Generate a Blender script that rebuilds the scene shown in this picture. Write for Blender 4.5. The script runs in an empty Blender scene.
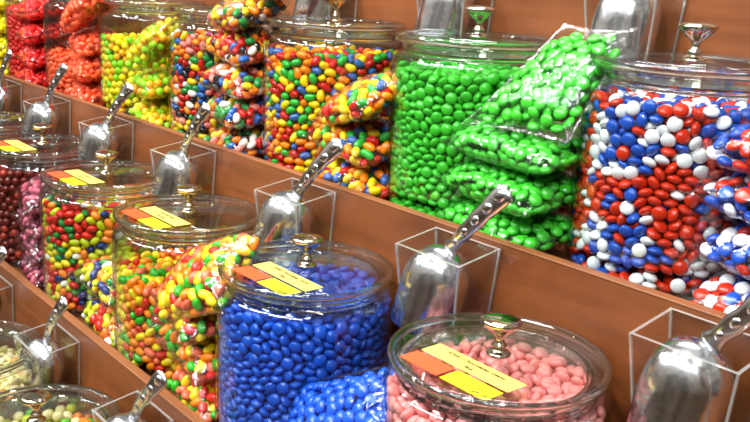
import bpy, math, random
import numpy as np
from mathutils import Vector, Matrix, Euler

PI = math.pi
rng = np.random.default_rng(11)
random.seed(11)
sc = bpy.context.scene
C = sc.collection
OZ = 1.60                      # eye height above the floor; tier numbers below are relative to the eye

# ------------------------------------------------------------------ camera
FPX, W_, H_ = 880.0, 750.0, 422.0
def cam_basis(pitch, roll, vpx, vpy):
    p, r = math.radians(pitch), math.radians(roll)
    up = np.array([math.sin(r) * math.cos(p), math.cos(r) * math.cos(p), math.sin(p)])
    d = np.array([vpx - 375.0, 211.0 - vpy, -FPX]); d /= np.linalg.norm(d)
    e = d - up * (d @ up); e /= np.linalg.norm(e)
    X = -e
    return np.array([X, np.cross(up, X), up])
CW = cam_basis(14.7, 3.0, -400.0, -57.0)
cam_data = bpy.data.cameras.new('camera')
cam = bpy.data.objects.new('camera', cam_data); C.objects.link(cam)
cam_data.sensor_width = 36.0
cam_data.lens = 36.0 * FPX / W_
cam_data.clip_start = 0.02
M = Matrix([[*CW[i], 0] for i in range(3)] + [[0, 0, 0, 1]]); M.translation = Vector((0, 0, OZ))
cam.matrix_world = M
sc.camera = cam
def project(p):
    q = (np.asarray(p) - np.array([0, 0, OZ])) @ CW
    z = -q[..., 2]
    return 375 + FPX * q[..., 0] / z, 211 - FPX * q[..., 1] / z, z

# ------------------------------------------------------------------ world, lamps, exposure
sc.view_settings.view_transform = 'Standard'
sc.view_settings.look = 'None'
sc.view_settings.gamma = 1.0
sc.view_settings.exposure = 0.0
sc.cycles.transparent_max_bounces = 40
sc.cycles.max_bounces = 10
sc.cycles.caustics_reflective = False
sc.cycles.caustics_refractive = False
sc.cycles.sample_clamp_indirect = 6.0

world = bpy.data.worlds.new('store_light'); sc.world = world; world.use_nodes = True
nt = world.node_tree; nt.nodes.clear()
out = nt.nodes.new('ShaderNodeOutputWorld'); bg = nt.nodes.new('ShaderNodeBackground')
tc = nt.nodes.new('ShaderNodeTexCoord'); sep = nt.nodes.new('ShaderNodeSeparateXYZ')
mr = nt.nodes.new('ShaderNodeMapRange'); mr.inputs['From Min'].default_value = -1; mr.inputs['From Max'].default_value = 1
ramp = nt.nodes.new('ShaderNodeValToRGB')
for pos, c in ((0.0, (.10, .055, .03, 1)), (.42, (.16, .10, .06, 1)), (.52, (.45, .38, .30, 1)), (.70, (.95, .88, .76, 1)), (1.0, (1.0, .95, .86, 1))):
    e = ramp.color_ramp.elements.new(pos); e.color = c
ramp.color_ramp.elements.remove(ramp.color_ramp.elements[0])
vor = nt.nodes.new('ShaderNodeTexVoronoi'); vor.inputs['Scale'].default_value = 3.4; vor.feature = 'F1'
mixc = nt.nodes.new('ShaderNodeMix'); mixc.data_type = 'RGBA'; mixc.blend_type = 'MULTIPLY'; mixc.inputs['Factor'].default_value = .75
sepc = nt.nodes.new('ShaderNodeSeparateColor')
m2 = nt.nodes.new('ShaderNodeMapRange'); m2.inputs['To Min'].default_value = .15; m2.inputs['To Max'].default_value = 1.9
L = nt.links.new
L(tc.outputs['Generated'], sep.inputs[0]); L(sep.outputs['Z'], mr.inputs['Value']); L(mr.outputs[0], ramp.inputs[0])
L(tc.outputs['Generated'], vor.inputs['Vector']); L(vor.outputs['Color'], sepc.inputs[0]); L(sepc.outputs[0], m2.inputs['Value'])
L(ramp.outputs[0], mixc.inputs['A']); L(m2.outputs[0], mixc.inputs['B'])
L(mixc.outputs['Result'], bg.inputs['Color']); bg.inputs['Strength'].default_value = 0.34
L(bg.outputs[0], out.inputs['Surface'])

def lamp(x, y, z, power, sx, sy, col=(1, .95, .87), aim=None, shape='RECTANGLE'):
    d = bpy.data.lights.new('ceiling_lamp', 'AREA'); d.energy = power; d.shape = shape; d.size = sx; d.size_y = sy; d.color = col
    o = bpy.data.objects.new('ceiling_lamp', d); C.objects.link(o); o.location = (x, y, OZ + z)
    if aim is not None:
        o.rotation_euler = (Vector(aim) - Vector((x, y, z))).to_track_quat('-Z', 'Y').to_euler()
for i, lx in enumerate((-3.2, -2.2, -1.3, -.45, .5)):
    lamp(lx, -.25, 1.35, 25.5, .16, .16, aim=(lx + .1, .6, -.3), shape='DISK')
for i, lx in enumerate((-2.7, -1.5, -.3, .9)):
    lamp(lx, -1.3, 1.5, 25.5 * 1.3, 1.0, .10, col=(.86, .93, 1), aim=(lx, .5, -.3))
lamp(-.9, .9, 1.6, 25.5 * 1.2, 1.2, .12, aim=(-.9, .7, -.3))

# ------------------------------------------------------------------ materials
def new_mat(name):
    m = bpy.data.materials.new(name); m.use_nodes = True
    return m, m.node_tree, m.node_tree.nodes['Principled BSDF']
def srgb(r, g, b):
    f = lambda c: (c / 255 / 12.92) if c / 255 <= .04045 else ((c / 255 + .055) / 1.055) ** 2.4
    return (f(r), f(g), f(b), 1)
def plain(name, rgb, rough=.4, metal=0.0, coat=0.0, spec=.5):
    m, t, p = new_mat(name)
    p.inputs['Base Color'].default_value = srgb(*rgb); p.inputs['Roughness'].default_value = rough
    p.inputs['Metallic'].default_value = metal; p.inputs['Coat Weight'].default_value = coat
    p.inputs['Coat Roughness'].default_value = .08
    p.inputs['Specular IOR Level'].default_value = spec
    return m
def candy_mat(name, rgb, rough=.18):
    m, t, p = new_mat(name)
    n = t.nodes.new('ShaderNodeTexNoise'); n.inputs['Scale'].default_value = 260
    tc = t.nodes.new('ShaderNodeTexCoord')
    t.links.new(tc.outputs['Object'], n.inputs['Vector'])
    h = t.nodes.new('ShaderNodeHueSaturation'); h.inputs['Color'].default_value = srgb(*rgb)
    r = t.nodes.new('ShaderNodeMapRange'); r.inputs['To Min'].default_value = .86; r.inputs['To Max'].default_value = 1.12
    t.links.new(n.outputs[0], r.inputs['Value']); t.links.new(r.outputs[0], h.inputs['Value'])
    t.links.new(h.outputs[0], p.inputs['Base Color'])
    p.inputs['Roughness'].default_value = rough
    return m
def wood_mat(name, dark, light, rough=.38):
    m, t, p = new_mat(name)
    tc = t.nodes.new('ShaderNodeTexCoord'); mp = t.nodes.new('ShaderNodeMapping'); mp.inputs['Scale'].default_value = (1.6, 16, 16)
    n = t.nodes.new('ShaderNodeTexNoise'); n.inputs['Scale'].default_value = 2.2; n.inputs['Detail'].default_value = 7; n.inputs['Roughness'].default_value = .62; n.inputs['Distortion'].default_value = .8
    n2 = t.nodes.new('ShaderNodeTexNoise'); n2.inputs['Scale'].default_value = 5.0; n2.inputs['Detail'].default_value = 4
    mx = t.nodes.new('ShaderNodeMath'); mx.operation = 'ADD'
    ms = t.nodes.new('ShaderNodeMath'); ms.operation = 'MULTIPLY'; ms.inputs[1].default_value = .55
    mt = t.nodes.new('ShaderNodeMath'); mt.operation = 'MULTIPLY'; mt.inputs[1].default_value = .55
    r = t.nodes.new('ShaderNodeValToRGB')
    r.color_ramp.elements[0].position = .35; r.color_ramp.elements[0].color = srgb(*dark)
    r.color_ramp.elements[1].position = .72; r.color_ramp.elements[1].color = srgb(*light)
    k = t.links.new
    k(tc.outputs['Object'], mp.inputs[0]); k(mp.outputs[0], n.inputs['Vector']); k(tc.outputs['Object'], n2.inputs['Vector'])
    k(n.outputs[0], ms.inputs[0]); k(n2.outputs[0], mt.inputs[0]); k(ms.outputs[0], mx.inputs[0]); k(mt.outputs[0], mx.inputs[1])
    k(mx.outputs[0], r.inputs[0]); k(r.outputs[0], p.inputs['Base Color'])
    b = t.nodes.new('ShaderNodeBump'); b.inputs['Strength'].default_value = .06; b.inputs['Distance'].default_value = .002
    k(n.outputs[0], b.inputs['Height']); k(b.outputs[0], p.inputs['Normal'])
    p.inputs['Roughness'].default_value = rough
    return m
def film(name, tint=(.985, .985, .985), base=.04, gain=.9, power=5.0, rough=.02, bump=0.0, bscale=60, edge_tint=None):
    """thin clear glass, acrylic or plastic film: straight-through light plus a mirror term that grows at grazing angles"""
    m = bpy.data.materials.new(name); m.use_nodes = True; t = m.node_tree; t.nodes.clear(); k = t.links.new
    o = t.nodes.new('ShaderNodeOutputMaterial'); mx = t.nodes.new('ShaderNodeMixShader')
    tr = t.nodes.new('ShaderNodeBsdfTransparent'); g = t.nodes.new('ShaderNodeBsdfGlossy'); g.inputs['Roughness'].default_value = rough
    tr.inputs[0].default_value = (*tint, 1)
    lw = t.nodes.new('ShaderNodeLayerWeight'); lw.inputs[0].default_value = .5
    pw = t.nodes.new('ShaderNodeMath'); pw.operation = 'POWER'; pw.inputs[1].default_value = power
    ma = t.nodes.new('ShaderNodeMath'); ma.operation = 'MULTIPLY_ADD'; ma.inputs[1].default_value = gain; ma.inputs[2].default_value = base; ma.use_clamp = True
    k(lw.outputs['Facing'], pw.inputs[0]); k(pw.outputs[0], ma.inputs[0]); k(ma.outputs[0], mx.inputs[0])
    k(tr.outputs[0], mx.inputs[1]); k(g.outputs[0], mx.inputs[2]); k(mx.outputs[0], o.inputs[0])
    if edge_tint:
        mc = t.nodes.new('ShaderNodeMix'); mc.data_type = 'RGBA'; mc.inputs['A'].default_value = (*tint, 1); mc.inputs['B'].default_value = (*edge_tint, 1)
        k(lw.outputs['Facing'], mc.inputs['Factor']); k(mc.outputs['Result'], tr.inputs[0])
    if bump:
        tc = t.nodes.new('ShaderNodeTexCoord'); n = t.nodes.new('ShaderNodeTexNoise'); n.inputs['Scale'].default_value = bscale; n.inputs['Detail'].default_value = 3
        n.inputs['Distortion'].default_value = 1.2
        b = t.nodes.new('ShaderNodeBump'); b.inputs['Strength'].default_value = bump; b.inputs['Distance'].default_value = .004
        k(tc.outputs['Object'], n.inputs['Vector']); k(n.outputs[0], b.inputs['Height']); k(b.outputs[0], g.inputs['Normal']); k(b.outputs[0], lw.inputs['Normal'])
    return m
GLASS = film('clear_jar_glass', (.975, .985, .98), base=.05, gain=.85, power=4.0, edge_tint=(.80, .86, .82))
LID = film('clear_lid_glass', (.97, .98, .975), base=.07, gain=.55, power=3.5, edge_tint=(.86, .90, .87))
ACRYL = film('clear_acrylic', (.97, .975, .97), base=.05, gain=.7, power=4.0)
BAG = film('clear_plastic_film', (.975, .975, .975), base=.055, gain=.55, power=3.0, rough=.05, bump=.75, bscale=48)
SEAM = film('bag_seam_film', (.93, .93, .93), base=.16, gain=.5, power=2.0, rough=.12, bump=.6, bscale=90)
EDGE = film('polished_acrylic_edge', (.86, .88, .84), base=.30, gain=.5, power=2.0, rough=.12)
_t = EDGE.node_tree; _d = _t.nodes.new('ShaderNodeBsdfDiffuse'); _d.inputs[0].default_value = (.85, .86, .82, 1); _x = _t.nodes.new('ShaderNodeMixShader'); _x.inputs[0].default_value = .16
_o = [q for q in _t.nodes if q.type == 'OUTPUT_MATERIAL'][0]; _s = _o.inputs[0].links[0].from_socket
_t.links.new(_s, _x.inputs[1]); _t.links.new(_d.outputs[0], _x.inputs[2]); _t.links.new(_x.outputs[0], _o.inputs[0])
m, t, p = new_mat('thick_glass'); THICK = m
p.inputs['Base Color'].default_value = (.93, .97, .94, 1); p.inputs['Roughness'].default_value = .01; p.inputs['IOR'].default_value = 1.48; p.inputs['Transmission Weight'].default_value = 1
CHROME = plain('polished_metal', (200, 190, 165), .10, 1.0)
m, t, p = new_mat('scoop_metal'); SCOOP = m
p.inputs['Base Color'].default_value = srgb(234, 236, 240); p.inputs['Metallic'].default_value = 1; p.inputs['Roughness'].default_value = .16
n = t.nodes.new('ShaderNodeTexNoise'); n.inputs['Scale'].default_value = 45; b = t.nodes.new('ShaderNodeBump'); b.inputs['Strength'].default_value = .25; b.inputs['Distance'].default_value = .003
tcn = t.nodes.new('ShaderNodeTexCoord'); t.links.new(tcn.outputs['Object'], n.inputs['Vector']); t.links.new(n.outputs[0], b.inputs['Height']); t.links.new(b.outputs[0], p.inputs['Normal'])
WOOD = wood_mat('reddish_brown_wood', (84, 43, 18), (132, 74, 36))
EDGEWOOD = wood_mat('lighter_wood_edge', (104, 60, 32), (142, 88, 50), .45)  # edge strips: same grain in a lighter brown than the boards
FLOORM = wood_mat('dark_floor', (60, 44, 34), (96, 74, 58), .5)

# ------------------------------------------------------------------ mesh helpers
def props(o, label=None, cat=None, group=None, kind=None):
    if label: o['label'] = label
    if cat: o['category'] = cat
    if group: o['group'] = group
    if kind: o['kind'] = kind
    return o
def empty(name, loc, rot=(0, 0, 0)):
    o = bpy.data.objects.new(name, None); C.objects.link(o); o.location = loc; o.rotation_euler = rot
    o.empty_display_size = .02
    return o
class MB:
    def __init__(s): s.v, s.f, s.m = [], [], []
    def add(s, v, f, mi=0):
        n = len(s.v); s.v += [tuple(a) for a in v]; s.f += [tuple(n + i for i in q) for q in f]; s.m += [mi] * len(f)
        return s
    def box(s, x0, x1, y0, y1, z0, z1, mi=0, mats=None):
        v = [(x, y, z) for x in (x0, x1) for y in (y0, y1) for z in (z0, z1)]
        f = [(0, 1, 3, 2), (4, 6, 7, 5), (0, 4, 5, 1), (2, 3, 7, 6), (0, 2, 6, 4), (1, 5, 7, 3)]
        return s.add(v, f, mi)
    def lathe(s, prof, n=40, mi=0, closed=False, mis=None):
        v = []; f = []; k = len(prof); ms = []
        for r, z in prof:
            for i in range(n):
                a = 2 * PI * i / n; v.append((r * math.cos(a), r * math.sin(a), z))
        for j in range(k if closed else k - 1):
            j2 = (j + 1) % k
            for i in range(n):
                f.append((j * n + i, j * n + (i + 1) % n, j2 * n + (i + 1) % n, j2 * n + i)); ms.append(mis[j] if mis else mi)
        b = len(s.v); s.v += v; s.f += [tuple(b + i for i in q) for q in f]; s.m += ms
        return s
    def sphere(s, c, rx, ry, rz, n=12, k=8, mi=0):
        v = [(c[0], c[1], c[2] + rz)]; f = []
        for j in range(1, k):
            t = PI * j / k
            for i in range(n):
                p = 2 * PI * i / n; v.append((c[0] + rx * math.sin(t) * math.cos(p), c[1] + ry * math.sin(t) * math.sin(p), c[2] + rz * math.cos(t)))
        v.append((c[0], c[1], c[2] - rz)); e = len(v) - 1
        for i in range(n):
            f.append((0, 1 + i, 1 + (i + 1) % n)); f.append((e, e - n + (i + 1) % n, e - n + i))
            for j in range(k - 2):
                a = 1 + j * n; f.append((a + i, a + n + i, a + n + (i + 1) % n, a + (i + 1) % n))
        return s.add(v, f, mi)
    def mesh(s, name, mats, smooth=True):
        me = bpy.data.meshes.new(name); me.from_pydata(s.v, [], s.f)
        for m in mats: me.materials.append(m)
        me.polygons.foreach_set('material_index', s.m)
        me.polygons.foreach_set('use_smooth', [smooth] * len(s.f))
        me.update(); return me
    def build(s, name, mats, parent=None, smooth=True, loc=(0, 0, 0), rot=(0, 0, 0)):
        o = bpy.data.objects.new(name, s.mesh(name, mats, smooth)); C.objects.link(o)
        if parent is not None: o.parent = parent
        o.location = loc; o.rotation_euler = rot
        return o
def bevel(o, w, seg=2):
    b = o.modifiers.new('bevel', 'BEVEL'); b.width = w; b.segments = seg; b.limit_method = 'ANGLE'; b.angle_limit = math.radians(40)

# ------------------------------------------------------------------ setting and stepped display
XL, XR = -4.6, .75
SURF = {'C': .030, 'B': -.284, 'A': -.528, 'Z': -.753}      # shelf surfaces below the eye
EDGEZ = {'C': .045, 'B': -.260, 'A': -.506, 'Z': -.743}
EDGEY = {'C': .915, 'B': .68, 'A': .455, 'Z': .20}
fl = MB().box(-6, 3, -3, 3.2, -.1, 0).build('floor', [FLOORM], smooth=False); props(fl, kind='structure')
wl = MB().box(-6, 3, 1.6, 1.7, 0, 3.4).build('wall_back', [plain('store_wall', (150, 120, 96), .8)], smooth=False); props(wl, kind='structure')
stand = props(empty('display_stand', (0, EDGEY['Z'], 0)), 'reddish brown wooden stepped display stand holding all the candy jars in rows', 'display stand')
names = ['Z', 'A', 'B', 'C']
for i, k in enumerate(names):
    y0 = EDGEY[k]; y1 = EDGEY[names[i + 1]] + .012 if i < 3 else 1.45
    o = MB().box(XL, XR, y0 + .012, y1, OZ + SURF[k] - .018, OZ + SURF[k]).build('shelf_board', [WOOD], stand, False, (0, -EDGEY['Z'], 0))
    zb = OZ + SURF[names[i - 1]] - .018 if i else 0
    o = MB().box(XL, XR, y0, y0 + .012, zb, OZ + EDGEZ[k] - .0012).build('riser', [WOOD], stand, False, (0, -EDGEY['Z'], 0))
    o = MB().box(XL, XR, y0 - .0006, y0 + .0126, OZ + EDGEZ[k] - .0012, OZ + EDGEZ[k] + .0012).build('edge_strip', [EDGEWOOD], stand, False, (0, -EDGEY['Z'], 0)); bevel(o, .001, 2)
o = MB().box(XL, XR, 1.44, 1.45, 0, OZ + SURF['C'] - .018).build('back_panel', [WOOD], stand, False, (0, -EDGEY['Z'], 0))

# ------------------------------------------------------------------ jars
R, JH = .100, .215
def arc(cx, cz, r, a0, a1, n):
    return [(cx + r * math.cos(math.radians(a0 + (a1 - a0) * i / n)), cz + r * math.sin(math.radians(a0 + (a1 - a0) * i / n))) for i in range(n + 1)]
outer = [(0.0001, 0)] + arc(R - .014, .014, .014, -90, 0, 6) + arc(R - .016, .176, .016, 0, 78, 7) + [(.0835, .1945), (.0835, .1985)]
inner = [(.0805, .1985), (.0805, .1940)] + arc(R - .0165, .1755, .0135, 78, 0, 7) + arc(R - .013, .0165, .010, 0, -90, 5) + [(0.0001, .0065)]
body_mb = MB().lathe(outer + inner, 72)
nring = lambda r, z, a, n=14: arc(r, z, a, 0, 360, n)[:-1]
body_mb.lathe([(x, z) for x, z in nring(.0845, .1965, .0042)], 72, 1, closed=True)
body_mb.lathe([(x, z) for x, z in nring(.0868, .1885, .0022, 10)], 72, 1, closed=True)
BODY = body_mb.mesh('jar_body', [GLASS, THICK])
LR = .098
lid_prof = [(.0001, .0065), (LR - .012, .0065), (LR - .010, .0080)] + arc(LR - .006, .0040, .0060, 80, -80, 8) + [(LR - .012, -.0010), (.080, -.0010), (.0795, -.0080), (.0765, -.0080), (.0760, .0010), (.0001, .0010)]
lid_mb = MB().lathe(lid_prof, 72)
lid_mb.lathe(nring(LR - .0042, .0040, .0036, 12), 72, 1, closed=True)
lid_mb.lathe(nring(.0782, -.0050, .0018, 8), 72, 1, closed=True)
LIDM = lid_mb.mesh('jar_lid', [LID, THICK])
KNOB = MB().lathe([(.0001, 0), (.0105, 0), (.0112, .0018), (.0095, .0036), (.0058, .0050), (.0052, .0070), (.0068, .0088), (.0068, .0102), (.0046, .0118),
                   (.0040, .0170), (.0062, .0205), (.0120, .0248), (.0158, .0285), (.0184, .0318), (.0176, .0340), (.0152, .0354), (.0110, .0362), (.0060, .0372), (.0001, .0376)], 32).mesh('knob', [CHROME])
PALE = plain('pale_yellow_label', (210, 190, 86), .5); ORNG = plain('orange_label', (226, 74, 30), .5); BRGT = plain('bright_yellow_label', (214, 214, 12), .5)
INK = plain('label_ink', (34, 24, 12), .7)
def text_mesh(s, size):
    cu = bpy.data.curves.new('writing', 'FONT'); cu.body = s; cu.size = size; cu.align_x = 'CENTER'; cu.align_y = 'CENTER'; cu.shear = .2; cu.offset = size * .035; cu.resolution_u = 2
    o = bpy.data.objects.new('writing', cu); C.objects.link(o)
    me = bpy.data.meshes.new_from_object(o.evaluated_get(bpy.context.evaluated_depsgraph_get()))
    v = [tuple(a.co) for a in me.vertices]; f = [tuple(q.vertices) for q in me.polygons]
    bpy.data.objects.remove(o); bpy.data.curves.remove(cu); bpy.data.meshes.remove(me)
    return v, f
def label_part(parent, x0, x1, y0, y1, mat, words, lab):
    t = MB(); t.box(x0, x1, y0, y1, .0066, .0070)
    for s, size, dx, dy in words:
        v, f = text_mesh(s, size)
        t.add([((x0 + x1) / 2 + dx + a[0], (y0 + y1) / 2 + dy + a[1], .0071) for a in v], f, 1)
    o = t.build('price_label', [mat, INK], parent, False); props(o, lab)
def make_jar(x, y, tier, label, title=None, lx=0.0, group='glass candy jars with knob lids'):
    z = OZ + SURF[tier]
    j = props(empty('candy_jar', (x, y, z)), label, 'jar', group)
    zs = 1.0
    j.scale = (1.055, 1.055, 1.06) if tier == 'B' else (1.03, 1.03, 1.0)
    o = bpy.data.objects.new('jar_body', BODY); C.objects.link(o); o.parent = j; o.scale = (1, 1, zs)
    l = bpy.data.objects.new('jar_lid', LIDM); C.objects.link(l); l.parent = j; l.location = (0, 0, .2022 * zs)
    k = bpy.data.objects.new('knob', KNOB); C.objects.link(k); k.parent = l; k.location = (0, 0, .0064); k['label'] = 'chrome lid knob'
    if title:
        label_part(l, -.045 + lx, .055 + lx, -.050, -.027, PALE, [(title[0], .0066, 0, .0045), (title[1], .0066, 0, -.0052)], 'pale yellow name label')
        label_part(l, -.045 + lx, .000 + lx, -.076, -.054, ORNG, [], 'orange label')
        label_part(l, .004 + lx, .054 + lx, -.076, -.054, BRGT, [(title[2], .0065, .014, -.006)], 'bright yellow price label')
    return j

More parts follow.
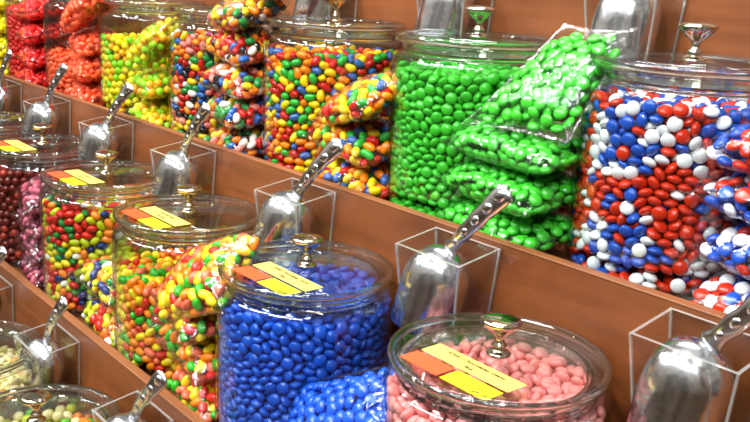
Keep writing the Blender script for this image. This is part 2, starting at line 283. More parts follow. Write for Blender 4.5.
# ------------------------------------------------------------------ candies
# settled candy positions in a jar (in fifths of a millimetre, then the axis in hundredths)
SETTLED_BUTTONS = [
-115,432,22,12,-11,447,-35,22,-18,0,-278,-351,22,8,14,-401,-60,22,-14,6,
-362,-116,22,2,16,-140,-337,22,14,5,-78,-372,22,16,1,-351,-188,22,3,-16,
-368,-255,22,-1,-7,-209,-336,22,7,16,-191,-404,22,3,-16,-343,284,22,-2,-16,
-429,-131,22,16,4,297,333,22,7,14,-337,173,22,10,12,16,374,22,16,-4,
-14,-404,22,-9,-16,249,-373,22,-9,14,365,-4,22,14,5,337,-183,22,-2,-16,
-257,276,22,13,9,44,-447,22,0,16,-241,378,22,16,-1,179,-380,22,-15,-2,
212,-315,22,-16,9,232,304,22,-5,-15,-49,392,22,12,-11,385,63,22,-7,14,
-387,226,22,13,-9,-444,-3,22,-12,-9,116,374,22,-13,-8,63,426,22,15,-4,
-125,-428,22,11,10,244,377,23,-28,-8,-297,-274,23,-3,-25,-296,334,23,5,26,
322,217,23,-4,24,181,351,23,16,-21,345,283,24,-31,8,328,-310,25,-45,10,
367,164,25,40,-9,171,417,25,-2,-42,437,-107,25,-39,8,406,-193,25,-26,40,
-430,139,25,44,16,108,-434,26,36,36,388,231,26,-48,-19,54,-387,26,-1,55,
-183,411,26,38,-33,385,-68,26,-12,50,273,-286,26,-52,3,-447,69,27,58,-14,
284,264,29,-55,34,-377,118,30,73,7,376,-256,30,-56,45,-52,452,30,12,70,
431,110,30,-22,68,-70,-440,31,75,-18,-334,-314,32,-67,-51,-400,52,32,73,-41,
-454,-67,33,-87,-18,-218,329,33,12,-89,-412,-200,33,82,39,-160,367,33,62,-63,
424,173,33,-88,-12,10,447,33,-79,11,457,51,33,-85,-29,-103,364,33,78,46,
381,-136,34,85,-15,326,-248,35,-77,54,119,-385,42,50,85,109,436,43,78,23,
-16,-449,45,-14,-55,-335,225,46,14,17,426,13,48,-61,-5,167,-431,48,36,-91,
67,372,51,-4,11,-411,173,53,26,43,-249,-320,54,-19,52,371,117,54,27,-8,
-243,-380,54,45,-80,-317,-216,54,-24,-42,288,-347,55,-18,61,-155,-383,55,35,-13,
-403,-26,57,6,27,-398,-94,58,-25,-39,198,330,59,0,-28,-294,294,60,-28,-48,
-265,-261,60,25,10,-23,400,60,23,-5,420,-159,60,30,22,436,-61,60,2,-14,
144,393,61,30,-23,378,-25,61,24,-33,336,235,61,14,28,253,285,61,-3,-7,
359,-193,61,4,-10,201,398,62,85,-23,332,300,62,-28,39,172,-361,62,-36,14,
230,-387,63,-31,21,237,-311,63,25,18,-372,-251,64,-2,21,284,-247,64,-25,16,
0,-389,65,40,12,381,53,65,-1,-24,392,194,65,-36,9,-283,352,65,-2,79,
43,-443,67,39,7,-344,-132,67,5,-65,-100,-389,67,41,-39,-376,-187,67,9,49,
-84,412,67,-71,-16,-359,144,67,55,2,-136,426,67,-69,-11,-427,-140,68,-24,-38,
-229,378,68,53,47,294,339,69,-28,62,-431,115,70,1,-52,-376,268,70,79,-58,
329,-304,71,0,23,-455,-16,72,-80,27,102,-435,73,33,14,244,377,73,56,-6,
430,131,75,-34,-8,-202,-414,76,-57,-81,341,166,76,-55,17,-134,-439,76,19,90,
62,448,77,-81,-34,-180,408,78,-60,-15,394,-108,78,32,70,-179,340,78,32,-54,
-297,-352,78,51,84,-382,204,80,-19,40,-449,63,80,50,-65,403,-225,82,-90,39,
-325,249,82,33,10,384,258,82,-71,-67,23,404,82,55,25,-69,-429,82,33,-15,
-407,33,82,27,-70,-384,88,84,26,-62,-322,-295,84,4,27,-203,-347,86,35,23,
-364,-49,88,32,-4,-435,-79,90,-38,21,-41,457,90,7,-84,447,-114,91,95,-23,
293,260,92,-1,2,81,383,92,24,-2,136,437,93,-2,87,-335,319,93,-84,52,
-106,379,94,-30,-54,-236,309,96,-21,8,348,-233,97,53,-65,38,-383,97,11,-24,
453,32,97,70,-6,380,113,97,-4,-20,-256,-315,98,-39,37,-337,-235,98,19,19,
408,-11,98,71,-16,246,313,99,-30,33,245,-279,99,32,-1,363,-159,99,48,44,
-153,-390,100,-10,-7,-17,-461,100,-2,99,362,-58,101,67,-34,156,-390,101,-71,-34,
246,-348,101,57,-6,-38,385,103,-7,-11,186,-334,103,40,26,-279,254,104,48,15,
102,-367,104,-61,-29,-353,-170,104,12,15,194,342,105,-18,39,452,-36,105,63,-26,
428,81,105,42,-88,-398,-226,106,-76,-34,-422,-159,107,-23,-46,136,376,107,45,10,
207,-400,108,-93,-1,360,223,108,-25,-55,365,29,108,54,-24,309,-287,109,-46,33,
409,178,109,21,-14,50,-446,110,7,13,417,-172,110,62,36,337,297,111,13,41,
-377,-112,111,-24,63,-16,-407,111,-31,-43,-407,-16,112,-94,30,367,-277,112,90,-41,
-204,398,112,-35,-34,-429,171,113,94,-31,-260,364,113,-28,10,-79,-380,113,-15,33,
20,448,114,16,20,117,-432,114,20,-12,404,-79,115,67,12,-246,-380,115,-28,-38,
190,404,116,10,7,302,-348,116,-64,74,-450,20,117,-40,-5,-387,228,118,-2,16,
251,374,118,52,4,-143,428,118,18,45,-293,-261,120,47,-36,-82,438,120,-78,-10,
-154,361,123,84,7,-354,120,125,7,87,-451,-50,125,-66,5,-376,169,125,16,-84,
-360,-276,126,-38,-74,-307,-328,127,3,25,-287,303,127,-37,80,291,341,128,72,-25,
-431,118,128,5,-95,-397,67,129,-5,13,-122,-432,130,62,17,430,135,130,52,-52,
14,380,131,27,3,-354,269,132,48,81,-59,-445,132,-54,31,-203,330,133,34,55,
-128,-357,134,3,30,-185,-407,134,-14,-15,72,410,135,46,59,369,93,136,17,-38,
-323,209,137,-5,38,55,-386,137,35,-28,266,-311,137,-17,12,274,274,137,35,-7,
-378,-64,137,-66,8,350,193,138,-4,-60,-341,-215,139,-6,4,-427,-113,140,-11,51,
385,-226,140,19,47,-26,436,142,-73,-16,394,34,142,39,-1,96,450,143,35,92,
446,-66,143,27,-45,329,-185,143,22,-27,317,238,144,-73,64,421,-123,147,-6,-48,
-54,373,147,-5,37,-343,-157,148,-13,69,255,-385,148,-76,63,163,345,149,23,63,
369,148,149,10,-97,157,-345,149,-23,-36,-413,-174,149,-6,-55,11,-449,150,4,44,
145,-423,151,70,23,447,-6,151,9,76,132,397,151,28,64,-446,69,151,-53,1,
-206,-341,152,-13,-17,-220,389,152,-11,-21,387,-34,152,-49,3,230,319,152,-13,39,
219,-353,152,-65,27,-123,373,153,64,22,307,-249,153,37,-30,-275,352,153,-33,12,
449,46,153,45,73,328,305,154,-14,44,377,260,154,43,88,83,-441,155,-8,28,
-328,310,155,-48,31,-279,-292,157,-4,8,330,-304,157,12,-37,406,197,158,68,-5,
-275,248,158,-50,37,-448,0,159,-23,-1,98,-376,159,59,7,-124,433,160,44,51,
35,448,160,-36,25,160,434,160,43,88,-388,224,161,12,-11,-272,-356,161,7,-50,
-388,-231,161,-44,-12,200,381,161,26,41,-51,-399,162,-46,22,406,-176,162,6,-19,
358,-94,166,44,36,183,-406,166,66,31,450,100,168,93,30,-392,27,168,-59,-42,
-337,-303,169,-49,-49,-385,95,169,-43,2,-418,163,171,-21,1,-216,-395,171,-39,-25,
-349,156,172,-18,-2,258,384,173,66,72,-174,410,175,87,32,-143,-349,175,-10,10,
-53,415,176,-50,30,-153,-420,176,-27,5,-323,-243,176,14,-61,399,97,177,70,32,
-454,-80,178,-94,-28,-92,-448,178,6,86,17,-399,179,14,-15,-393,-33,179,-5,-26,
-171,331,180,-38,52,-322,221,180,-38,28,-98,-389,180,-91,38,346,-201,180,14,-47,
-232,301,181,-67,31,274,-294,182,-57,17,302,333,182,-10,47,-401,-91,182,62,76,
268,275,183,39,-6,301,-345,185,13,-97,347,-147,185,23,96,396,22,185,29,-25,
345,193,185,-21,5,370,-252,186,-14,-65,-364,-139,186,-54,61,419,159,187,35,-45,
8,394,187,-51,19,-79,360,189,-40,-36,-352,270,190,-33,23,439,-69,190,-13,-28,
-426,-142,191,-30,44,124,-361,191,51,10,-27,-451,192,-66,61,78,387,193,14,52,
233,335,193,-16,6,-436,104,193,-19,76,-5,451,194,1,60,-213,362,194,-11,29,
146,367,195,12,-26,437,-138,195,85,-4,36,-450,195,40,-40,326,252,197,20,43,
107,-434,197,-10,11,-90,441,197,-10,42,229,-323,199,-22,-24,-403,-199,199,-70,34,
390,-112,199,71,4,-194,-345,200,-26,40,-284,265,200,-12,60,404,-197,201,19,-47,
173,-352,201,83,-15,-458,46,201,-92,-30,195,405,201,49,22,212,-387,201,57,-36,
295,-236,202,2,21,124,433,202,-52,-27,-347,-195,202,-58,42,447,-5,202,31,36,
-273,367,203,-58,62,338,-295,203,16,-34,-371,-258,203,-32,-45,-292,-269,203,44,-27,
-449,-18,205,-36,-56,-262,-365,205,30,-63,-361,201,205,-62,4,-275,315,205,-30,87,
58,445,205,43,1,385,-24,207,-23,-62,-311,-328,207,-4,-60,-129,380,208,-46,52,
59,-389,209,26,26,355,294,210,76,62,-329,327,210,67,-73,-246,-306,211,-5,-56,
-54,-416,211,-59,18,393,232,212,-70,-39,447,63,212,-42,-50,-379,78,213,14,-28,
-408,22,214,-82,-21,-170,-415,215,-36,34,344,139,215,13,95,-426,145,216,-7,44,
179,326,216,-5,-28,-407,208,217,-96,-4,-155,426,221,24,70,262,-381,222,71,-68,
-26,384,222,0,2,279,350,223,38,17,-378,-67,223,4,51,169,-426,224,12,-88,
-220,406,226,-29,95,-362,136,227,51,54,-433,-109,228,-10,-13,440,126,229,73,61,
1,-390,229,-66,-36,-118,-431,229,-94,29,292,282,230,18,86,372,178,230,28,51,
337,-203,231,53,-39,390,43,231,34,39,-217,-392,232,-31,1,275,-309,232,38,9,
394,99,233,19,71,225,385,233,47,-41,401,-76,233,33,28,-374,254,235,-91,-9,
58,-448,235,59,-36,116,377,235,-18,1,-186,361,235,39,-14,47,385,236,-17,34,
-321,275,236,-25,-18,-37,447,236,-52,15,128,-384,236,11,-72,-369,-124,236,-48,78,
-79,-366,237,8,-34,392,-223,237,19,-47,227,310,239,54,-16,343,237,240,17,3,
214,-330,240,-53,-22,-347,-281,241,20,-71,91,441,241,3,-40,451,-93,241,92,-36,
-412,-175,241,5,45,-338,-168,242,-25,45,-229,322,243,73,60,448,13,243,23,15,
-255,272,243,53,-1,-98,437,244,7,-25,357,-126,244,-13,-42,420,-158,245,0,-16,
-461,-51,246,-98,-9,-151,-371,246,8,5,167,418,246,9,36,-440,86,246,34,-13,
322,-328,247,81,-43,355,-275,248,68,34,25,445,248,-67,-19,117,-434,249,-59,-48,
-66,-446,249,-55,-26,-241,-330,250,12,-16,-4,-450,251,-40,40,300,-267,251,67,32,
420,180,251,66,58,-288,-253,252,55,-20,-70,376,252,-59,28,-407,-37,252,-47,81,
-448,16,253,21,2,-353,189,253,-31,-21,-292,343,253,31,-27,-396,-240,254,-88,-42,
-338,-226,255,39,-80,-311,-324,255,19,-6,312,327,257,6,-70,219,-391,257,-65,-26,
385,-16,258,8,-36,-387,70,258,33,-19,-130,370,258,-24,26,-414,170,259,-16,-23,
172,348,259,11,15,-28,-393,262,-42,-28,65,-396,262,-21,78,-267,-376,263,-52,-84,
-5,394,263,3,-10,164,-345,263,81,27,443,67,264,13,20,-364,-78,268,8,11,
436,-52,269,-44,66,261,366,270,-51,-12,-416,-135,270,-35,15,92,401,271,-6,-8,
363,-167,272,11,-30,-184,407,272,29,-10,394,237,273,-90,-20,344,280,273,-5,2,
388,127,273,62,45,-245,377,275,31,-16,-344,302,275,-58,63,-89,-394,275,-9,10,
272,-352,275,-41,6,357,187,275,2,32,374,49,276,-2,21,-386,8,277,-1,-97,
-151,-427,277,-60,77,-203,-399,277,18,10,371,-65,278,2,-27,316,-213,279,7,-59,
-197,339,279,45,-18,377,-244,279,24,7,-200,-327,279,45,-1,-58,444,279,13,4,
174,-415,280,-8,39,-369,-182,281,-26,25,-340,238,283,54,42,206,395,283,0,-13,
-123,430,284,-42,-37,254,-287,284,-46,-68,418,-113,284,-10,-25,-434,119,286,46,12,
-398,235,286,91,-38,411,-187,287,62,-16,445,3,287,-4,11,308,222,288,62,-63,
-446,51,288,20,22,-276,321,288,18,-43,-433,-81,288,25,-90,435,124,289,64,12,
-146,-368,289,-16,19,262,303,289,47,-16,208,328,290,49,-8,-339,-293,291,6,27,
-268,-319,292,-21,-27,-99,-446,293,11,-90,5,450,293,-69,39,-301,263,293,88,39,
127,-380,293,-62,-9,-246,277,293,48,-59,151,426,294,-65,-24,-353,174,294,-32,-26,
-14,-447,295,-54,27,-448,-26,296,36,45,69,454,296,33,87,48,-461,297,-7,98,
101,-439,297,-65,-66,134,352,298,-8,51,39,398,298,-8,23,222,-319,299,-11,-92,
-418,-193,301,-92,-33,192,-370,302,24,24,-373,122,302,-27,-56,321,-317,303,-9,39,
-380,58,304,-3,37,-288,-254,305,-38,-50,321,-256,305,-52,-77,-26,399,306,-33,-39,
-52,-371,306,29,3,-370,-132,307,56,38,-156,353,307,48,60,405,186,307,12,-18,
-103,382,308,-35,-43,443,59,308,-12,14,-410,179,308,-37,-49,322,319,309,-54,-24,
-379,-241,309,57,-21,42,-407,311,-19,11,-324,-195,311,66,-2,284,267,312,48,-72,
-164,418,313,2,-17,-432,-132,314,-60,45,339,-164,314,-13,16,368,83,314,19,-10,
360,261,314,-8,-26,244,376,314,8,-23,411,-60,315,-11,19,258,-368,315,-55,-4,
105,403,315,5,-9,-240,-364,315,24,-23,-402,-36,316,64,14,382,-118,316,-61,-36,
-305,-346,316,-65,-73,-187,-406,317,6,-1,388,15,317,40,4,336,199,320,31,-19,
-218,383,321,61,47,433,-149,322,81,-12,380,-239,322,19,30,-78,441,322,10,22,
-179,-343,322,20,52,-214,313,326,40,20,-441,83,326,25,-15,362,140,326,18,77,
-311,322,327,-20,-36,-434,20,327,35,-50,150,-423,327,39,-7,188,375,327,-77,13,
-43,-446,328,-73,26,-350,278,328,-37,-53,-120,-368,330,47,-5,447,-3,330,-3,-20,
-265,360,330,64,50,225,317,333,-14,-9,-228,-297,333,84,52,-341,-256,334,21,-64,
-423,147,335,-21,-59,268,-308,336,37,24,-265,260,337,13,-43,286,333,337,-71,27,
-283,-293,337,-57,-32,105,-360,337,23,0,-14,-389,338,87,28,35,416,339,25,21,
-388,230,340,47,10,215,-395,340,11,-35,-382,85,340,26,29,275,-250,341,-45,-81,
37,-370,342,11,46,-26,448,342,50,37,329,-302,343,22,27,153,422,343,6,-12,
428,141,343,-57,55,389,-195,344,34,52,-385,-97,344,-11,27,-54,384,344,20,-8,
385,227,345,22,-13,-356,179,346,9,-71,142,344,346,-12,-5,-121,365,347,-22,9,
327,-219,347,-18,87,-68,-403,348,-58,-9,439,91,349,-50,80,19,-450,349,16,40,
83,-425,349,-1,-8,205,-334,351,37,-68,-451,-96,352,98,10,317,246,352,18,41,
-379,-208,352,-20,39,-153,-425,352,55,28,449,-55,352,50,-30,-340,-297,353,-2,-88,
-323,229,354,-18,91,-215,-393,355,-27,38,-351,-149,356,-5,-67,-135,430,356,73,52,
92,390,356,6,0,-457,-32,357,-86,43,-189,409,357,35,-33,-307,-200,358,-18,8,
246,375,358,27,-15,89,448,358,21,-91,-91,-450,359,-47,-86,417,43,360,4,-99,
-183,345,360,2,-36,339,181,360,-1,-31,333,303,360,16,-84,-357,137,361,-15,-82,
387,-77,361,-71,45,-398,-10,361,-29,61,362,-141,362,51,-67,410,176,362,-50,77,
150,-378,362,21,12,260,280,363,-11,-6,381,94,363,77,-30,-423,-151,364,25,-41,
409,-14,365,-59,37,-257,-365,366,-51,54,277,-354,367,16,-43,435,-108,368,0,99,
-165,-347,368,-1,-1,-431,120,369,-6,-33,361,-266,369,-16,44,23,461,370,8,98,
-88,438,371,56,3,-316,319,371,6,-26,-246,325,372,10,-27,-14,385,373,53,-25,
417,-163,374,-6,8,-354,273,375,-27,-59,-118,-389,376,36,-32,-446,66,376,21,-88,
-298,-336,376,-14,59,185,405,376,29,-12,174,-428,377,56,-81,72,-372,379,24,2,
-391,38,379,-16,-97,262,-288,379,-11,10,-251,389,380,64,-75,-415,-72,380,35,46,
222,322,382,-72,-4,-25,-448,383,-32,23,-372,92,384,10,-17,47,407,385,-28,22,
286,341,385,-18,6,211,-373,385,23,4,-340,-239,385,6,-30,-448,13,386,24,78,
-411,173,386,46,72,-277,276,387,-20,-48,46,-447,387,13,21,461,5,387,-98,-11,
389,218,387,-2,-1,357,273,387,6,-65,-388,222,388,38,28,-82,380,389,7,-46,
109,-425,389,19,1,-239,-309,390,-72,10,0,-394,391,42,50,-42,447,392,23,-7,
124,432,392,42,-46,-409,-184,392,46,-30,132,375,393,-14,-61,388,-223,393,25,6,
426,121,394,-19,-7,332,-182,394,-85,-13,-341,-173,394,1,-35,-155,385,394,82,52,
175,341,395,65,-75,329,-302,396,-55,-42,-287,-283,397,-44,-7,-70,-395,399,18,-31,
-188,-406,399,34,5,383,5,400,-7,14,322,234,401,-4,-51,448,-62,404,-49,-1,
-124,-433,405,-39,-32,148,-361,405,-8,57,225,391,406,10,-47,269,279,406,2,-20,
373,163,406,-72,-51,-386,-121,406,53,0,-203,382,407,-94,1,-349,190,408,85,-32,
-288,343,411,13,-20,-308,249,411,-33,-36,-190,-348,412,-22,56,-387,-5,412,-24,-24,
331,-244,412,66,64,453,67,412,-93,33,402,72,413,-71,-16,-356,-275,414,5,-70,
380,-100,414,8,-72,240,-326,414,-51,13,-435,115,416,50,-1,0,407,416,9,23,
264,-379,416,49,-86,-258,-356,417,-6,-31,430,-142,417,-52,4,379,-160,417,-82,-27,
-446,-48,417,9,40,59,445,418,9,21,303,-329,418,-54,-43,-130,434,418,0,-68,
-446,-116,419,93,29,-174,335,419,-29,94,-314,-323,420,-65,2,-370,-64,420,-52,-76,
-236,324,420,72,-23,-373,254,421,48,-4,-394,-225,421,82,-9,276,-264,422,-19,-25,
-59,-451,423,-19,77,391,-47,423,-15,-71,83,-372,423,59,9,269,350,425,-38,-7,
-430,47,425,-19,-9,325,314,426,-50,-27,67,-442,426,14,8,135,-428,427,13,23,
199,-400,427,23,-11,422,178,427,-90,-12,-383,120,428,43,40,171,419,429,-70,-35,
-345,-210,430,45,7,-107,381,430,-25,-7,122,348,432,51,-43,-338,308,432,96,-11,
389,230,434,-59,15,375,-269,435,82,-54,4,-451,435,57,60,20,-395,436,13,42,
-62,444,436,1,-29,197,-334,438,-71,42,449,-15,438,-37,1,-404,200,438,30,-64,
412,-206,439,93,-32,-361,-142,440,49,8,-49,-405,441,16,37,-260,-289,442,39,0,
-307,-250,442,60,-26,-246,386,442,64,-54,211,330,442,-54,83,354,-211,442,32,11,
-117,-392,443,29,59,-223,-390,443,-3,-30,111,435,443,28,-48,-419,-165,444,57,-19,
-288,289,444,43,61,-2,452,445,65,65,392,21,445,36,-23,-204,-324,445,-24,51,
293,261,445,17,13,430,124,446,-10,-76,338,206,447,-19,-38,442,-82,447,-55,-17,
-164,-427,447,6,87,358,269,449,-80,58,-414,-22,449,-12,16,-303,227,450,-10,-27,
-411,-92,450,26,19,227,389,452,-3,-44,75,384,454,-59,-8,-150,-340,455,90,-27,
115,-374,456,34,-33,-24,396,456,-42,6,-174,421,457,-70,53,-377,153,458,35,38,
254,-298,458,-50,34,-147,376,459,-65,25,257,310,459,25,-87,175,362,459,-89,7,
319,-284,459,-24,6,-461,11,461,-99,2,-287,347,461,-22,-69,-345,-306,462,79,60,
281,-352,462,-7,56,-285,-345,462,21,-38,425,-143,462,-22,12,-210,362,463,27,-77,
-102,-445,463,-28,93,-399,44,464,11,-16,364,-149,464,-65,14,390,166,465,-50,34,
222,-389,465,14,9,-366,255,465,18,-7,159,-420,465,11,19,88,-438,465,15,19,
-435,152,466,88,-29,-105,435,466,-25,-40,47,447,466,49,3,-334,-180,468,33,0,
136,406,468,45,-38,395,-81,468,-28,-3,442,31,468,18,39,-448,88,469,74,-56,
-343,187,471,82,44,352,105,472,-13,12,-370,-256,472,-11,89,-398,-201,473,31,-8,
-362,-64,474,-13,-7,320,306,474,22,-30,407,82,474,-89,12,330,172,475,-8,-41,
-460,-57,475,-96,-18,51,-390,477,-25,30,388,-14,478,-7,-48,-73,383,478,-23,-54,
-83,-386,479,19,40,24,-448,480,69,39,-193,-388,481,29,-6,386,229,482,3,-5,
284,357,482,-20,-91,-251,-267,483,2,1,379,-222,484,-24,-4,-17,-387,484,39,-57,
-39,-450,485,24,39,153,-357,486,50,-8,-378,-134,486,-17,24,450,-36,486,-56,30,
453,88,486,96,19,-215,313,488,1,-4,-53,445,488,76,-6,-311,-286,489,59,47,
-399,99,489,67,56,-402,202,489,44,-1,-413,-7,491,9,-3,-255,-373,492,72,2,
-308,260,492,-33,4,-308,-221,493,6,-40,-441,-119,493,-71,-66,82,439,494,46,-13,
331,248,495,-74,-17,-283,317,495,-37,-55,-144,-416,495,37,5,-218,-326,496,46,24,
272,280,496,-32,-76,219,372,497,58,-50,304,-333,498,15,61,-405,-78,498,-54,1,
-217,407,498,-34,92,187,421,498,-49,-85,-342,308,499,85,-46,-4,410,500,5,41,
237,-312,501,-40,14,122,-425,501,-24,14,93,374,502,16,-24,324,-223,503,-43,62,
416,-169,504,-23,12,304,-280,504,-31,64,445,-103,505,-75,51,-117,418,505,-50,-21,
365,-281,505,67,-73,159,371,505,-62,4,-441,56,506,21,-46,374,-45,506,-21,-39,
249,-377,506,-31,38,-182,368,507,62,-32,-377,152,508,7,-38,432,140,509,-84,44,
345,138,509,-16,-6,388,-111,510,-48,19,350,-170,512,-26,53,-378,245,512,48,14,
191,-415,512,-47,71,3,461,513,8,98,-388,-230,514,28,30,71,-442,514,-75,-24,
-175,-357,515,54,15,450,7,516,-40,17,402,178,517,-62,24,238,334,518,43,-34,
355,294,518,72,66,95,-381,518,-29,44,21,-393,518,6,-17,-256,369,518,-27,-70,
-92,-440,518,3,40,-381,39,518,-83,-47,-313,-340,519,50,85,389,89,519,-65,29,
198,-346,520,-33,-57,391,23,520,-30,45,312,193,523,29,46,123,434,523,16,-57,
-424,-173,523,61,74,-278,-299,524,39,5,300,334,525,23,-54,-362,-187,525,52,78,
-253,287,526,45,-44,-63,387,527,28,-15,-27,-449,528,36,37,-391,-24,528,21,5,
-337,193,529,23,77,-443,127,529,92,-30,-325,-243,530,2,-22,380,238,530,33,-43,
-447,-59,531,45,22,393,-219,531,-42,9,38,406,532,38,-1,-131,-387,532,43,4,
-213,-409,533,29,95,-358,-290,533,-72,-66,-387,-136,534,-11,65,160,-392,535,-36,54,
-165,432,535,-28,95,-457,7,537,87,45,-132,383,537,-31,-23,298,245,538,18,43,
-66,-393,538,27,5,-314,300,538,51,-37,-335,241,539,48,59,301,-207,540,-29,27,
-409,185,540,-31,44,446,58,541,-24,26,258,383,542,60,77,134,388,543,-35,-36,
-226,-317,543,17,-3,455,-58,544,-82,30,362,-130,545,-41,8,-43,450,546,-47,-52,
27,-450,547,26,40,421,-159,547,-19,34,-404,118,548,80,-25,245,-306,548,-23,40,
-265,-367,548,69,28,268,-361,548,4,53,62,459,550,20,96,-152,-438,550,-33,-93,
329,-322,550,-49,83,-394,-91,551,19,52,353,178,552,60,18,200,368,552,-24,10,
409,-68,553,-89,33,-358,136,554,82,15,387,125,555,-1,85,122,-444,556,41,-90,
296,-275,557,49,48,221,-391,557,68,69,-93,436,558,-58,-9,87,378,558,-80,-40,
-447,67,558,56,-8,359,-264,558,-6,16,-234,345,559,72,-39,375,-27,560,-76,-12,
-407,20,560,-68,34,-386,-236,560,29,35,242,322,561,40,-44,-442,-123,561,90,20,
83,-403,562,-42,-1,-210,402,562,-3,-79,-171,360,563,-9,-83,-287,346,563,86,22,
392,37,563,-34,47,17,-396,563,-9,23,434,-9,563,9,48,396,214,564,53,-21,
369,-198,564,-32,17,171,429,565,-43,-87,-289,-273,565,19,47,297,288,567,41,90,
-172,-336,570,-29,-63,-213,-373,571,24,95,-398,236,572,85,-49,-84,-449,572,21,79,
-46,-366,573,34,0,435,-117,573,-22,82,-410,-46,573,-33,36,434,154,574,-84,-38,
438,88,574,-31,54,-306,257,574,89,1,-16,407,575,-51,-59,325,325,575,-51,-72,
-341,-167,577,-42,83,-315,-328,577,31,67,-409,-174,577,25,-22,368,76,578,-33,88,
-256,291,578,-16,-52,-391,82,578,35,-77,-53,377,579,-63,-57,16,447,579,-75,-45,
-196,320,579,6,-52,116,432,579,-77,14,-356,197,580,-36,-8,337,239,580,97,8,
-339,-229,580,53,42,148,-386,581,-41,62,211,-340,581,-30,-92,-105,-398,582,-77,42,
369,-78,583,-52,-44,-112,374,584,65,-34,123,-344,584,-37,67,-18,-450,585,-63,43,
-146,421,585,56,-19,-247,-322,585,-1,-23,-357,273,585,77,35,45,388,585,-55,50,
328,-235,586,-35,18,371,274,586,-68,-71,-412,174,587,-30,-12,180,-425,587,51,-84,
49,-446,588,17,-8,156,378,590,-3,15,450,24,591,40,48,-460,-53,591,-96,-14,
-155,-391,592,89,42,-447,13,592,-11,22,374,-139,592,-15,-31,60,-370,593,-17,30,
223,398,595,-9,92,291,-339,595,-71,-66,387,162,595,-39,-9,292,221,596,84,26,
-352,-286,597,37,73,-437,120,598,-76,-19,-323,316,598,-11,-88,-367,-133,598,-4,67,
334,-303,600,-8,59,-259,383,602,68,-71,274,363,602,-13,-94,-7,-391,603,0,20,
-196,-417,603,33,92,420,-181,603,-90,19,453,-67,603,-87,-2,393,-246,604,83,-52,
209,340,604,-42,52,281,-266,605,-34,15,-422,-100,605,47,-33,235,-300,606,-55,-74,
240,287,606,24,30,257,-380,607,-31,83,100,-428,609,24,34,-263,-380,609,69,70,
78,444,609,-39,-43,403,-24,609,17,-5,-389,-17,610,23,13,-34,459,610,-15,-94,
421,105,610,-45,48,-286,-274,611,-2,4,-194,394,612,-27,-35,-367,-83,612,53,50,
371,-189,613,-56,-35,-399,-225,613,72,45,-64,-430,613,39,2,-101,449,614,-5,98,
330,178,614,89,32,-190,-340,615,-47,0,107,380,615,-36,8,-130,-356,615,85,48,
-313,-199,616,87,-29,-406,48,617,-68,-69,-159,336,617,18,-1,-367,131,618,-69,-62,
-228,339,618,-45,32,-133,-442,619,12,97,406,40,620,-60,52,405,221,620,92,35,
168,415,621,6,26,-458,66,621,-95,21,-419,-163,622,-29,6,-289,284,622,40,-42,
-328,172,623,-33,-2,166,-357,623,36,-2,317,-216,624,-15,43,-392,220,624,40,-14,
413,-89,624,97,-16,362,213,626,98,9,317,324,626,-39,-47,-82,-365,627,80,44,
303,275,628,-23,-79,-32,417,629,-37,-75,-78,397,629,-76,-53,-248,-327,629,14,3,
38,402,630,-6,56,-363,-193,631,-89,-33,459,60,632,99,7,-311,-332,632,61,47,
-336,235,632,37,51,378,141,634,-7,-29,-346,-260,634,20,40,35,-396,635,26,4,
166,344,635,-4,43,106,-390,636,-4,69,448,-9,637,23,-12,444,-124,639,92,-31,
-447,6,639,8,-37,-116,359,640,37,48,202,-400,640,85,2,-282,350,640,-32,-77,
153,-426,641,-87,24,-418,166,641,-76,-62,435,158,641,-89,-40,359,-269,641,-68,-17,
43,-458,642,1,89,-138,421,642,-51,-63,268,331,642,-70,-30,206,-335,644,50,48,
21,450,645,-81,46,-352,291,645,-36,92,272,-342,646,-51,13,399,-146,647,-90,-41,
-34,-406,648,25,29,-161,-399,648,-9,14,318,-302,649,-58,-22,316,229,649,69,-70,
-418,-52,650,-79,-59,218,300,650,11,2,-27,-461,650,9,98,376,-44,651,35,-36,
367,273,652,-61,-64,-402,105,653,88,-44,126,429,653,-52,-13,403,82,654,-64,5,
214,364,655,64,70,-401,-109,655,-41,-79,271,-256,656,5,88,155,174,657,-50,16,
-456,-72,657,-93,-32,-288,-294,657,-9,40,166,-110,659,47,-39,248,392,659,53,83,
-201,-354,660,-11,42,-368,186,660,-35,-69,-444,123,661,99,-1,74,440,661,-63,31,
-92,-439,661,24,34,356,-152,661,-77,-41,408,-213,662,-81,52,-164,382,663,-69,7,
-225,-403,663,40,90,-216,408,664,-34,92,-266,304,665,69,-33,442,-68,666,45,68,
238,-305,666,0,54,102,-444,666,68,-69,-21,388,666,-13,-63,348,-213,667,46,60,
-140,-129,667,-61,-41,84,384,668,38,-86,-227,350,668,54,42,-131,-341,668,7,28,
-66,443,669,-22,28,156,-370,670,-31,17,-312,255,670,-21,63,-378,-243,670,-53,42,
72,284,671,-45,-48,-314,-248,671,-19,33,-267,-357,671,-39,33,-434,-150,673,79,31,
-403,46,673,-5,-37,-375,248,674,-57,-42,187,419,674,68,71,-400,-200,674,-47,75,
149,380,675,17,-60,242,-382,675,-40,-90,-274,83,676,22,-20,-211,114,676,28,-28,
-45,190,676,48,0,348,190,676,-57,-54,1,-247,676,-24,94,-323,-190,676,27,66,
401,206,676,-44,-43,-93,377,677,-2,-2,3,-383,677,-12,61,290,275,678,-39,-24,
387,-99,679,-25,62,325,321,679,-60,-48,-190,-28,679,28,-43,158,-161,680,54,-43,
-320,331,680,33,-93,12,-438,681,12,68,57,223,681,18,48,64,-412,681,99,1,
-375,-147,682,-18,-87,397,140,682,63,39,-348,-303,682,-72,-66,-175,-78,683,48,-70,
-140,269,683,-89,26,447,38,683,-27,-64,-95,-300,685,39,5,415,-5,685,-88,-28,
218,-120,685,-17,33,-281,-31,685,76,13,-106,-398,685,-18,78,124,139,685,-9,-43,
